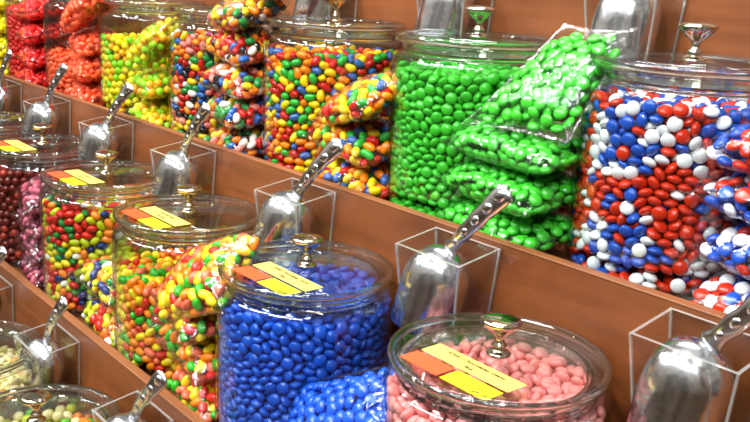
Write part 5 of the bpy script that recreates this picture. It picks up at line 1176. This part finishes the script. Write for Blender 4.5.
def fill_jar(x, y, tier, shape, fam, key, drop=0.0, spin=0.0, pick=None, lift=0.0):
    P, A = PK[shape]; P = P.copy(); A = A.copy()
    ca, sa = math.cos(spin), math.sin(spin); Rz = np.array([[ca, -sa, 0], [sa, ca, 0], [0, 0, 1]])
    P = P @ Rz.T; A = A @ Rz.T
    P[:, 2] -= drop; ok = P[:, 2] > .0035; P = P[ok]; A = A[ok]
    if tier == 'B': lift = lift + .011
    if lift:
        low = P[:, 2] < lift - .004
        P = np.concatenate([P + [0, 0, lift], P[low]]); A = np.concatenate([A, A[low]])
    P[:, 2] += .0085
    ok = (P[:, 2] < (.186 if tier == 'B' else .174)) | (np.hypot(P[:, 0], P[:, 1]) < .084); P = P[ok]; A = A[ok]
    ci = pick(P) if pick else rng.choice(len(fam), len(P), p=[f[2] for f in fam])
    P[:, :2] *= 1.05 if tier == 'B' else 1.025
    BATCH.append([key, shape, P + np.array([x, y, OZ + SURF[tier]]), frames(A, len(P)), ci, fam])

def pillow(u, v, a, b, h, s=1, tap=(0, 0)):
    t = (v + 1) / 2
    x = a * u * (1 - .07 * (1 - v * v)) * (1 - tap[0] * t) + tap[1] * t; y = b * v * (1 - .09 * (1 - u * u))
    z = s * h * np.clip((1 - np.abs(u) ** 3) * (1 - np.abs(v) ** 3), 0, 1) ** .6
    return np.stack([x, y, z], -1)
def make_bag(loc, rot, dims, shape, fam, key, label, group, pick=None, tap=(0, 0)):
    a, b, h = dims; seed = rng.random(4) * 6
    nu, nv = 36, 26; V = []; F = []
    us = np.sin(np.linspace(-PI / 2, PI / 2, nu)); vs = np.sin(np.linspace(-PI / 2, PI / 2, nv))
    for s in (1, -1):
        U, Vv = np.meshgrid(us, vs, indexing='ij'); Pp = pillow(U, Vv, a, b, h, s, tap).reshape(-1, 3)
        edge = (np.maximum(np.abs(U), np.abs(Vv)) ** 3).reshape(-1)
        w = (np.sin(U * 23 + seed[0] + 3 * np.sin(Vv * 5)) * np.sin(Vv * 17 + seed[1]) * .0011 + np.sin((U + Vv * s) * 31 + seed[2]) * .0007).reshape(-1)
        Pp[:, 2] += w * (1 - edge * .3) + (np.sin(Vv * 9 + seed[3]) * .0016).reshape(-1) * edge
        V.append(Pp)
        base = 0 if s == 1 else nu * nv
        for i in range(nu - 1):
            for j in range(nv - 1):
                q = (base + i * nv + j, base + (i + 1) * nv + j, base + (i + 1) * nv + j + 1, base + i * nv + j + 1)
                F.append(q if s == 1 else q[::-1])
    t = MB(); t.add(np.concatenate(V), F)
    # flat welded seam all round the bag's outline
    ones = np.ones(nu); onev = np.ones(nv); W1 = .0035
    for c in (pillow(us, -ones, a, b, 0, 1, tap), pillow(us, ones, a, b, 0, 1, tap), pillow(-onev, vs, a, b, 0, 1, tap), pillow(onev, vs, a, b, 0, 1, tap)):
        k = len(c); mid = np.array([tap[1] * .5, 0, 0]); d = c - mid; d /= np.linalg.norm(d, axis=1)[:, None]
        t.add(np.concatenate([c, c + d * W1 + [0, 0, .0006]]), [(i, i + 1, k + i + 1, k + i) for i in range(k - 1)], 1)
    rm = Euler([math.radians(r) for r in rot]).to_matrix()
    o = t.build('candy_bag', [BAG, SEAM], None, True, (loc[0], loc[1], OZ + loc[2]), [math.radians(r) for r in rot])
    props(o, label, 'bag', group)
    # candies packed inside against the film, and a second layer below
    half = {'mm': .0050, 'bean': .0066, 'ball': .0080}[shape]; dist = {'mm': .0114, 'bean': .0118, 'ball': .0132}[shape]
    acc = []; nrm = []
    for layer, (off, dd) in enumerate(((half, dist), (half + {'mm': .0065, 'bean': .0090, 'ball': .010}[shape], dist * .88), (half + {'mm': .013, 'bean': .016, 'ball': .018}[shape], dist * .88))):
        n = 3600; u = rng.uniform(-.955, .955, n); v = rng.uniform(-.95, .95, n); s = rng.choice([-1, 1], n)
        e = 1e-3
        P0 = pillow(u, v, a, b, h, 1, tap); Pu = pillow(u + e, v, a, b, h, 1, tap) - P0; Pv = pillow(u, v + e, a, b, h, 1, tap) - P0
        N = np.cross(Pu, Pv); N /= np.linalg.norm(N, axis=1)[:, None]
        P = P0 - N * off
        ok = (np.abs(u) ** 3 + np.abs(v) ** 3 < 1.12) & (P[:, 2] > (half * .55 if layer == 0 else .0005)); P, N, s = P[ok], N[ok], s[ok]
        P[:, 2] *= s; N[:, 2] *= s
        for p, nn in zip(P, N):
            if not acc or np.min(np.sum((np.array(acc) - p) ** 2, 1)) > dd * dd:
                acc.append(p); nrm.append(nn)
    P = np.array(acc); N = np.array(nrm); n = len(P)
    jit = rng.normal(size=(n, 3))
    if shape == 'mm':
        A = N + jit * .20
    else:
        A = np.cross(N, jit) + N * rng.normal(size=(n, 1)) * .25
    A /= np.linalg.norm(A, axis=1)[:, None]
    Rm = np.array(rm)
    P = P @ Rm.T + np.array([loc[0], loc[1], OZ + loc[2]]); A = A @ Rm.T
    ci = pick(P) if pick else rng.choice(len(fam), n, p=[f[2] for f in fam])
    BATCH.append([key, shape, P, frames(A, n), ci, fam])
    return o

# colour families: (word, rgb, share)
F_GREEN = [('green', (58, 182, 44), 1.0)]
F_BLUE = [('blue', (22, 82, 200), 1.0)]
F_PINK = [('pink', (244, 150, 150), 1.0)]
F_FLAG = [('red', (200, 42, 14), .31), ('white', (232, 232, 238), .36), ('blue', (24, 74, 176), .33)]
F_RAIN = [('yellow', (246, 208, 16), .22), ('orange', (248, 130, 12), .22), ('red', (196, 22, 18), .20), ('green', (40, 168, 52), .20), ('slate_blue', (54, 96, 168), .16)]
F_MANY = [('red', (196, 26, 22), .19), ('yellow', (244, 200, 24), .15), ('orange', (244, 128, 24), .15), ('green', (34, 140, 62), .12), ('blue', (30, 90, 170), .09),
          ('black', (26, 20, 24), .09), ('white', (240, 232, 220), .09), ('pink', (232, 130, 120), .12)]
F_FRUIT = [('green', (44, 168, 30), .27), ('orange', (246, 132, 20), .24), ('yellow', (244, 214, 30), .27), ('red', (216, 46, 28), .12), ('salmon', (238, 108, 74), .10)]
F_BEAN = [('lime', (184, 194, 24), .30), ('red', (208, 34, 18), .20), ('orange', (240, 128, 36), .18), ('yellow', (240, 206, 30), .10), ('white', (240, 234, 220), .07), ('navy', (20, 44, 110), .08), ('green', (24, 120, 44), .07)]
F_BROWN = [('dark_red', (104, 26, 18), .85), ('red', (170, 44, 28), .15)]
F_PURPLE = [('purple', (104, 32, 54), .7), ('pink', (176, 76, 96), .3)]
F_CITRUS = [('yellow', (244, 222, 20), .38), ('lime', (140, 214, 24), .32), ('orange', (248, 170, 20), .30)]
F_ORANGE = [('salmon_orange', (248, 92, 50), 1.0)]
F_CHERRY = [('cherry_red', (214, 26, 20), 1.0)]
F_LEMON = [('lemon_yellow', (250, 234, 20), 1.0)]
F_PALE = [('pale_yellow', (238, 226, 160), .62), ('cream', (236, 214, 180), .20), ('orange', (238, 170, 90), .10), ('brown', (120, 84, 50), .08)]
F_LOW = [('orange', (240, 130, 30), .32), ('yellow_green', (190, 200, 50), .28), ('green', (90, 180, 40), .14), ('cream', (240, 224, 170), .26)]
NOUN = {'mm': 'candy_button', 'bean': 'jelly_bean', 'ball': 'candy_ball'}

YB, YA, YZ = .815, .569, .335
from math import sin, cos
def clusters(fam, scale, mix, bias=None):
    """same colours tend to lie together, as they do when several colours are poured in"""
    k = len(fam); off = rng.random((k, 3)) * 20; w = np.array([f[2] for f in fam])
    def pick(P):
        s = np.zeros((len(P), k))
        for i in range(k):
            q = P * scale + off[i]
            s[:, i] = np.sin(q[:, 0] + 1.3 * np.sin(q[:, 1])) + np.sin(q[:, 1] * 1.1 + np.sin(q[:, 2])) + np.sin(q[:, 2] * 1.2 + 1.2 * np.sin(q[:, 0]))
            s[:, i] = s[:, i] * mix + np.log(w[i]) + rng.gumbel(size=len(P))
            if bias: s[:, i] += bias(P, i)
        return s.argmax(1)
    return pick
def flag_bias(P, i):      # the red, white and blue jar: blue and white above, red in the middle, white at the lower right
    z = P[:, 2]; x = P[:, 0]
    mid = np.exp(-((z - .085) / .028) ** 2); low = np.exp(-((z - .035) / .035) ** 2) * np.clip((.66 * x + .73 * P[:, 1] + .01) * 30, 0, 1); top = np.clip((z - .11) * 22, 0, 1)
    return [mid * 1.3 - low * 2.0, low * 3.4 - mid * .5 + top * .2, top * .5 - low * .8 - mid * .8][i]

# upper row (tier B)
make_jar(-.469, YB, 'B', 'large glass jar filled with red, white and blue candy buttons')
fill_jar(-.469, YB, 'B', 'mm', F_FLAG, 'flag', pick=clusters(F_FLAG, 60, .45, flag_bias), spin=.3, lift=.007)
make_jar(-.762, YB, 'B', 'glass jar on the upper shelf filled with only green candy buttons')
fill_jar(-.762, YB, 'B', 'mm', F_GREEN, 'green', spin=1.9, lift=.005)
make_jar(-1.052, YB, 'B', 'glass jar of red, orange, yellow, green and blue jelly beans left of the green jar')
fill_jar(-1.052, YB, 'B', 'bean', F_RAIN, 'rainbow', pick=clusters(F_RAIN, 50, .25), spin=.5)
make_jar(-1.349, YB, 'B', 'glass jar of assorted jelly beans with black, white and pink ones among them')
fill_jar(-1.349, YB, 'B', 'bean', F_MANY, 'assorted', spin=2.2, pick=clusters(F_MANY, 50, .2))
make_jar(-1.639, YB, 'B', 'glass jar of yellow, lime and orange candy balls on the upper shelf')
fill_jar(-1.639, YB, 'B', 'ball', F_CITRUS, 'citrus', drop=.046, pick=clusters(F_CITRUS, 45, .6))
make_jar(-1.929, YB, 'B', 'half-empty glass jar of orange candy balls on the upper shelf')
fill_jar(-1.929, YB, 'B', 'bean', F_ORANGE, 'orange', drop=.085)
make_jar(-2.181, YB, 'B', 'glass jar of bright red jelly beans on the upper shelf')
fill_jar(-2.181, YB, 'B', 'bean', F_CHERRY, 'cherry', spin=1.0)
make_jar(-2.496, YB, 'B', 'glass jar of lemon yellow candy at the far end of the upper shelf')
fill_jar(-2.496, YB, 'B', 'ball', F_LEMON, 'lemon', spin=1.0)
# front row (tier A)
make_jar(-.477, YA, 'A', 'glass jar of pink candy buttons under a lid with yellow and orange labels', ('32441 Chocolatey Gems', 'Pink', '$9.29'), 0)
fill_jar(-.477, YA, 'A', 'mm', F_PINK, 'pink', lift=.024, spin=.9)
make_jar(-.770, YA, 'A', 'glass jar of blue candy buttons with labels on its clear lid', ('32440 Chocolatey Gems', 'Blue', '$9.29'), .012)
fill_jar(-.770, YA, 'A', 'mm', F_BLUE, 'blue', lift=.019, spin=3.9)
make_jar(-1.044, YA, 'A', 'partly filled glass jar of green, orange and yellow jelly beans beside the blue candy jar', ('Fruit Jelly Beans', 'Assorted', '$9.29'), 0)
fill_jar(-1.044, YA, 'A', 'bean', F_FRUIT, 'fruit', drop=.042, pick=clusters(F_FRUIT, 55, .7), spin=5)
make_jar(-1.311, YA, 'A', 'glass jar of lime, red, white and navy jelly beans with labels on its lid', ('Jelly Beans', 'Assorted', '$9.29'), 0)
fill_jar(-1.311, YA, 'A', 'bean', F_BEAN, 'limebean', pick=clusters(F_BEAN, 50, .6), spin=4)
make_jar(-1.586, YA, 'A', 'glass jar of dark red candy balls', ('Cherry Sours', 'Dark Red', '$9.29'), -.01)
fill_jar(-1.586, YA, 'A', 'ball', F_BROWN, 'darkred', spin=1)
make_jar(-1.881, YA, 'A', 'glass jar behind the jar of dark red candy balls, only its lid rim showing', None)
fill_jar(-1.881, YA, 'A', 'ball', F_BROWN, 'darkred2', spin=2, drop=.02)
# lowest row (tier Z)
make_jar(-1.000, YZ, 'Z', 'glass jar of orange, green and cream candy balls in the bottom left corner')
fill_jar(-1.000, YZ, 'Z', 'ball', F_LOW, 'low', spin=2, pick=clusters(F_LOW, 45, .7))
make_jar(-1.272, YZ, 'Z', 'glass jar of pale yellow jelly beans at the left edge of the lowest shelf')
fill_jar(-1.272, YZ, 'Z', 'bean', F_PALE, 'pale', spin=2)

# ------------------------------------------------------------------ bags
ORD = {1: ['single'], 2: ['lower', 'upper'], 3: ['lowest', 'middle', 'topmost'], 4: ['lowest', 'second from bottom', 'third from bottom', 'topmost'],
       5: ['lowest', 'second from bottom', 'middle', 'fourth from bottom', 'topmost']}
def stack(x, tier, n, shape, fam, key, what, where, y=None, pitch=.047, dims=(.078, .052, .0238), yaw=-10, z_add=0.0, xs=None, tilt=15, order=None, pick=None):
    x -= .010; y0 = (EDGEY[tier] + .066) if y is None else y
    names = order or ORD[n]
    for i in range(n):
        dx = (xs[i] if xs else rng.uniform(-.004, .004))
        make_bag((x + dx, y0 + rng.uniform(-.003, .003), SURF[tier] + .026 + z_add + i * pitch), (tilt + rng.uniform(-4, 4), rng.uniform(-4, 5), yaw + rng.uniform(-7, 7)),
                 dims, shape, fam, key, 'bag of %s, %s in the stack %s' % (what, names[i], where), 'bags of ' + what, pick)
o4 = ['lowest', 'second from bottom', 'third from bottom']
stack(-.612, 'B', 3, 'mm', F_GREEN, 'bag_green', 'green candy buttons', 'beside the green candy jar', order=o4, xs=[-.008, -.002, .008], dims=(.088, .053, .0240))
make_bag((-.598, .732, -.092), (58, -2, 2), (.070, .064, .018), 'mm', F_GREEN, 'bag_green', 'clear bag of green candy buttons leaning on top of the green bag stack', 'bags of green candy buttons', tap=(.38, .050))
stack(-.303, 'B', 4, 'mm', F_FLAG, 'bag_flag', 'mixed flag-coloured candy', 'at the right edge', pitch=.047, pick=clusters(F_FLAG, 60, .6))
stack(-.880, 'B', 2, 'bean', F_RAIN, 'bag_rainbow', 'rainbow jelly beans', 'left of the green jar', order=['lowest', 'middle'], pitch=.053, dims=(.080, .053, .0252))
make_bag((-.878, .732, -.150), (30, -14, -14), (.080, .052, .023), 'bean', F_RAIN, 'bag_rainbow', 'bag of rainbow jelly beans tilted on top of its stack left of the green jar', 'bags of rainbow jelly beans')
stack(-1.180, 'B', 5, 'bean', F_MANY, 'bag_assorted', 'assorted jelly beans', 'left of the rainbow jar', pitch=.050, dims=(.080, .053, .0252), xs=[.004, 0, .002, 0, -.004])
make_bag((-1.105, .745, -.004), (8, 6, -10), (.064, .048, .026), 'bean', F_MANY, 'bag_assorted', 'clear bag of assorted jelly beans lying above the stack near the rainbow bean jar lid', 'bags of assorted jelly beans')
stack(-1.465, 'B', 2, 'ball', F_CITRUS, 'bag_citrus', 'yellow, lime and orange candy balls', 'beside their jar', order=['lowest', 'middle'], pitch=.056, dims=(.080, .053, .0252))
make_bag((-1.455, .725, -.130), (30, -30, -4), (.070, .050, .027), 'ball', F_CITRUS, 'bag_citrus', 'clear bag of yellow and lime candy balls tilted on top of its stack', 'bags of yellow, lime and orange candy balls')
stack(-1.760, 'B', 3, 'bean', F_ORANGE, 'bag_orange', 'orange candy', 'beside the half-empty orange candy jar', order=o4, pitch=.054, dims=(.080, .053, .0252))
make_bag((-1.745, .725, -.078), (40, -24, -4), (.084, .056, .028), 'bean', F_ORANGE, 'bag_orange', 'large clear bag of orange candy leaning on top of the orange bag stack', 'bags of orange candy')
stack(-2.050, 'B', 4, 'bean', F_CHERRY, 'bag_cherry', 'red candy', 'beside the red bean jar', pitch=.052, dims=(.080, .053, .0252))
stack(-2.315, 'B', 4, 'ball', F_LEMON, 'bag_lemon', 'lemon yellow candy', 'at the left edge', pitch=.054, dims=(.074, .05, .027))
# front row
make_bag((-.603, .490, -.424), (52, -28, 2), (.100, .060, .021), 'mm', F_BLUE, 'bag_blue', 'large clear bag of blue candy buttons leaning between the blue and pink jars', 'bags of blue candy buttons')
stack(-.895, 'A', 3, 'bean', F_FRUIT, 'bag_fruit', 'fruit jelly beans', 'left of the blue jar', pitch=.052, dims=(.080, .054, .0265), order=o4, xs=[.008, 0, -.006], pick=clusters(F_FRUIT, 55, .5))
make_bag((-.880, .500, -.355), (46, -24, 2), (.090, .058, .027), 'bean', F_FRUIT, 'bag_fruit', 'bag of fruit jelly beans leaning on top of the stack left of the blue jar', 'bags of fruit jelly beans', pick=clusters(F_FRUIT, 55, .5))
stack(-1.158, 'A', 2, 'bean', F_BEAN, 'bag_lime', 'lime and red jelly beans', 'between the front bean jars', pitch=.060, dims=(.080, .053, .0252), y=.522)
stack(-1.428, 'A', 4, 'bean', F_PURPLE, 'bag_purple', 'purple jelly beans', 'by the dark red jar', pitch=.044, dims=(.076, .050, .0225))
make_bag((-1.118, .300, -.640), (40, -10, 10), (.062, .050, .026), 'bean', F_PALE, 'bag_pale', 'bag of pale yellow jelly beans leaning on the pale bean jar at the left edge', 'bags of pale jelly beans')

# ------------------------------------------------------------------ which candies show, and how large
def splat():
    """a depth picture of all candies from the camera: how many pixels each one wins"""
    SS = 1.5; BW, BH = int(W_ * SS), int(H_ * SS)
    depth = np.full((BH, BW), 1e9); owner = np.full((BH, BW), -1, int)
    allp = np.concatenate([b[2] for b in BATCH]); px, py, pz = project(allp)
    # shelf edges hide what lies below them
    ids = np.arange(len(allp)); rad = .0062
    vis = (px > -8) & (px < W_ + 8) & (py > -8) & (py < H_ + 8)
    for i in ids[vis]:
        r = rad * FPX / pz[i] * SS; cx, cy = px[i] * SS, py[i] * SS
        x0, x1 = max(0, int(cx - r)), min(BW, int(cx + r) + 2); y0, y1 = max(0, int(cy - r)), min(BH, int(cy + r) + 2)
        if x0 >= x1 or y0 >= y1: continue
        yy, xx = np.mgrid[y0:y1, x0:x1]; mask = ((xx - cx) ** 2 + (yy - cy) ** 2 < r * r) & (depth[y0:y1, x0:x1] > pz[i])
        depth[y0:y1, x0:x1][mask] = pz[i]; owner[y0:y1, x0:x1][mask] = i
    return np.bincount(owner[owner >= 0], minlength=len(allp)) / SS ** 2
WON = splat()
WHERE = {'flag': ('loose in the red, white and blue jar',), 'green': ('loose in the jar of green candy buttons',), 'rainbow': ('loose in the rainbow bean jar',),
         'assorted': ('loose in the jar of assorted beans',), 'citrus': ('loose in the yellow and lime candy jar',), 'orange': ('in the half-empty orange candy jar',),
         'cherry': ('in the jar of bright red beans',), 'lemon': ('in the far yellow candy jar',), 'pink': ('in the jar of pink candy',), 'blue': ('in the jar of blue candy',),
         'fruit': ('in the partly filled front jar',), 'limebean': ('in the front jar of lime and red beans',), 'darkred': ('in the jar of dark red candy balls',),
         'darkred2': ('in the jar behind the dark red one',), 'low': ('in the bottom left corner jar',), 'pale': ('in the pale bean jar at the left edge',),
         'bag_green': ('in the clear bags of green candy',), 'bag_flag': ('in the clear bags at the right edge',), 'bag_rainbow': ('in the bags beside the rainbow bean jar',),
         'bag_assorted': ('in the bags beside the assorted bean jar',), 'bag_citrus': ('in the bags beside the yellow and lime jar',), 'bag_orange': ('in the clear bags of orange candy',),
         'bag_cherry': ('in the clear bags of red candy',), 'bag_lemon': ('in the far yellow bags',), 'bag_blue': ('in the clear bag of blue candy',),
         'bag_fruit': ('in the bags left of the blue jar',), 'bag_lime': ('in the bags between the two front bean jars',), 'bag_purple': ('in the clear bags of purple beans',),
         'bag_pale': ('in the clear bag of pale beans',)}
MATS = {}; MESHES = {}
def cmat(word, rgb):
    k = (word, rgb)
    if k not in MATS: MATS[k] = candy_mat(word + '_candy', rgb)
    return MATS[k]
def join_copies(name, proto, P, Rt, ci, mats):
    pv = np.array(proto.v); n, m = len(P), len(pv)
    V = np.einsum('nij,mj->nmi', Rt, pv) + P[:, None, :]
    lens = np.array([len(f) for f in proto.f]); flat = np.concatenate([np.array(f) for f in proto.f])
    loops = (flat[None, :] + (np.arange(n) * m)[:, None]).ravel(); tot = np.tile(lens, n); start = np.concatenate([[0], np.cumsum(tot)[:-1]])
    me = bpy.data.meshes.new(name); me.vertices.add(n * m); me.vertices.foreach_set('co', V.reshape(-1))
    me.loops.add(len(loops)); me.loops.foreach_set('vertex_index', loops.astype(np.int32))
    me.polygons.add(len(tot)); me.polygons.foreach_set('loop_start', start.astype(np.int32)); me.polygons.foreach_set('loop_total', tot.astype(np.int32))
    for q in mats: me.materials.append(q)
    me.polygons.foreach_set('material_index', np.repeat(ci, len(lens)).astype(np.int32))
    me.polygons.foreach_set('use_smooth', np.ones(len(tot), bool))
    me.update(calc_edges=True); me.validate()
    o = bpy.data.objects.new(name, me); C.objects.link(o); return o
bykey = {}; at = 0
for b in BATCH:
    n = len(b[2]); b.append(WON[at:at + n]); at += n
    bykey.setdefault(b[0], []).append(b)
count = 0
for key, bs in bykey.items():
    shape, fam = bs[0][1], bs[0][5]; noun = NOUN[shape]
    P = np.concatenate([b[2] for b in bs]); Rt = np.concatenate([b[3] for b in bs]); ci = np.concatenate([b[4] for b in bs]); w = np.concatenate([b[6] for b in bs])
    order = np.argsort(-w); sel = [i for i in order[:300] if w[i] >= 2.5]
    where = WHERE[key][0]; bagged = key.startswith('bag_')
    mats = [cmat(f[0], f[1]) for f in fam]
    protos = {}
    for i in sel:
        c = int(ci[i]); word = fam[c][0]
        if c not in protos:
            mk = (shape, word, fam[c][1])
            if mk not in MESHES: MESHES[mk] = SHAPES[shape][0].mesh(word + '_' + noun, [mats[c]])
            o = bpy.data.objects.new(('bagged_' if bagged else '') + word + '_' + noun, MESHES[mk])
            w_ = word.replace('_', ' '); nn = noun.replace('_', ' ')
            props(o, ('shiny %s %s %s' % (w_, nn, where)), noun.split('_')[0] if noun[0] == 'c' else 'jelly bean', '%s %ss %s' % (w_, nn, where))
            protos[c] = o
        else:
            o = protos[c].copy()
        C.objects.link(o)
        o.matrix_world = Matrix([[*Rt[i][r], P[i][r]] for r in range(3)] + [[0, 0, 0, 1]]); count += 1
    rest = np.ones(len(P), bool); rest[sel] = False
    if rest.any():
        o = join_copies(('bagged_' if bagged else 'loose_') + (fam[0][0] if len(fam) == 1 else 'mixed') + '_candy_fill', SHAPES[shape][1], P[rest], Rt[rest], ci[rest], mats)
        props(o, 'deeper mass of %s candies %s' % (fam[0][0].replace('_', ' ') if len(fam) == 1 else 'mixed colour', where), 'candies', None, 'stuff')

# ------------------------------------------------------------------ acrylic holders and metal scoops
def holder_mesh():
    w, d, h, t = .098, .062, .120, .0032; tp = .013
    m = MB()
    def ring(z, k):       # outer and inner corners at height z
        s = tp * (1 - z / h); x0, x1 = -w / 2 + s, w / 2 - s; y0, y1 = 0 - d + s * .9, 0
        return [(x0 + k, y0 + k, z), (x1 - k, y0 + k, z), (x1 - k, y1 - k, z), (x0 + k, y1 - k, z)]
    V = ring(0, 0) + ring(h, 0) + ring(t, t) + ring(h, t)
    V = [(x, y, z + (y + d / 2) / d * .010 * (z / h)) for x, y, z in V]
    F = []; ms = []
    for i in range(4):
        j = (i + 1) % 4
        F += [(i, j, 4 + j, 4 + i), (8 + j, 8 + i, 12 + i, 12 + j), (4 + i, 4 + j, 12 + j, 12 + i)]; ms += [0, 0, 1]
    F += [(3, 2, 1, 0), (8, 9, 10, 11)]; ms += [0, 0]
    m.v = V; m.f = F; m.m = ms
    # polished corner joints where two sheets meet
    for i in range(4):
        a, b = np.array(V[i]), np.array(V[4 + i]); sx = 1 if a[0] < 0 else -1; sy = 1 if a[1] < -.02 else -1
        q = .0022; pts = []
        for base in (a, b):
            for ex, ey in ((0, 0), (q, 0), (q, q), (0, q)): pts.append((base[0] + sx * ex, base[1] + sy * ey, base[2]))
        m.add(pts, [(0, 1, 5, 4), (1, 2, 6, 5), (2, 3, 7, 6), (3, 0, 4, 7), (4, 5, 6, 7), (3, 2, 1, 0)], 1)
    return m.mesh('scoop_holder', [ACRYL, EDGE], False)
HOLD = holder_mesh()
def scoop_bowl():
    """round-backed trough, closed and domed at the handle end, open on the side away from the viewer, hanging nose down"""
    rows = []; L_ = .096; nphi = 22
    ts = [0, .012, .04, .08, .14, .21, .30, .40, .52, .66, .80, .90, 1.0]
    for t in ts:
        z = -L_ * t; dome = min(1, t / .40); rr = math.sqrt(max(0.0001, 1 - (1 - dome) ** 2))
        ax = .0375 * rr * (1 - .10 * max(0, t - .5) * 2 * .5); ay = .030 * rr
        span = 180 if t < .10 else max(84, 180 - (t - .10) * 240) if t < .5 else 92 - (t - .5) * 40
        rows.append([(ax * math.sin(math.radians(span * (2 * i / nphi - 1))), -ay * math.cos(math.radians(span * (2 * i / nphi - 1))), z) for i in range(nphi + 1)])
    V = [p for r in rows for p in r]; n = nphi + 1
    F = [(j * n + i, j * n + i + 1, (j + 1) * n + i + 1, (j + 1) * n + i) for j in range(len(rows) - 1) for i in range(nphi)]
    m = MB(); m.add(V, F); me = m.mesh('scoop_bowl', [SCOOP]); return me
BOWL = scoop_bowl()
def scoop_handle():
    m = MB(); n = 12; pts = []
    K = 22
    for k in range(K + 1):
        t = k / K; L_ = .098
        z = (L_ + .006) * t; y = -.006 * math.sin(t * PI); w = .0076 + .0034 * t + .0006 * math.sin(t * 26) * (t > .1) + (.0010 if t > .85 else 0) + .006 * max(0, 1 - t * 9); th = .0030 + .0012 * max(0, 1 - t * 9)
        if k == 0: w = .0085
        if k == K: w *= .4; th *= .5
        for i in range(n):
            a = 2 * PI * i / n; pts.append((w * math.cos(a), y + th * math.sin(a), z))
    F = [(k * n + i, k * n + (i + 1) % n, (k + 1) * n + (i + 1) % n, (k + 1) * n + i) for k in range(K) for i in range(n)]
    F += [tuple(range(n))[::-1], tuple(K * n + i for i in range(n))]
    m.add(pts, F)
    # raised oval ornaments along the grip
    for t, r in ((.16, .0042), (.34, .0050), (.53, .0056), (.72, .0062), (.90, .0068)):
        for s in (-1, 1):
            m.sphere((0, -.006 * math.sin(t * PI) + s * .0022, .103 * t), r * .92, .0024, r * 1.2, 10, 6)
    return m.mesh('scoop_handle', [SCOOP])
HAND = scoop_handle()
def holder_and_scoop(x, tier, label, sl, yaw=0.0, lean=14, drop=0.0, zadd=0.0):
    yb = EDGEY[tier] - .0015; zt = OZ + EDGEZ[tier] - .010 - drop
    h = bpy.data.objects.new('scoop_holder', HOLD); C.objects.link(h); h.location = (x + .049, yb, zt - .120)
    props(h, label, 'holder', 'clear acrylic scoop holders on the risers')
    s = props(empty('candy_scoop', (x + .048 + .002, yb - .031, zt + .000 + zadd), (math.radians(-7), math.radians(lean), math.radians(28 + yaw))), sl, 'scoop', 'metal candy scoops in the acrylic holders')
    b = bpy.data.objects.new('scoop_bowl', BOWL); C.objects.link(b); b.parent = s
    md = b.modifiers.new('thickness', 'SOLIDIFY'); md.thickness = .0011; md.offset = 0
    md = b.modifiers.new('smooth', 'SUBSURF'); md.levels = 1; md.render_levels = 1
    g = bpy.data.objects.new('scoop_handle', HAND); C.objects.link(g); g.parent = s; g.location = (.004, -.004, -.003); g.rotation_euler = (math.radians(10), math.radians(30), math.radians(-12))
HS = [(-.379, 'B', 'right of the pink candy jar'), (-.676, 'B', 'below the green candy jar'), (-.957, 'B', 'below the rainbow bean jar'),
      (-1.257, 'B', 'below the assorted bean jar'), (-1.540, 'B', 'below the yellow and lime candy jar'), (-1.825, 'B', 'below the half-empty orange jar'), (-2.105, 'B', 'below the red bean jar, at the left edge'),
      (-1.250, 'A', 'beside the pale bean jar on the lowest tier'), (-.968, 'A', 'behind the bottom left corner jar'), (-1.530, 'A', 'cut by the left edge on the lower riser'),
      (-.640, 'C', 'behind the red, white and blue jar lid'), (-.925, 'C', 'behind the green jar lid'), (-1.215, 'C', 'behind the rainbow jar lid')]
for i, (x, tier, wh) in enumerate(HS):
    holder_and_scoop(x, tier, 'clear acrylic scoop holder ' + wh, 'metal scoop in the holder ' + wh, yaw=rng.uniform(-5, 5), lean=11 + rng.uniform(-3, 3), drop={'A': .012, 'B': 0, 'C': .024}[tier])
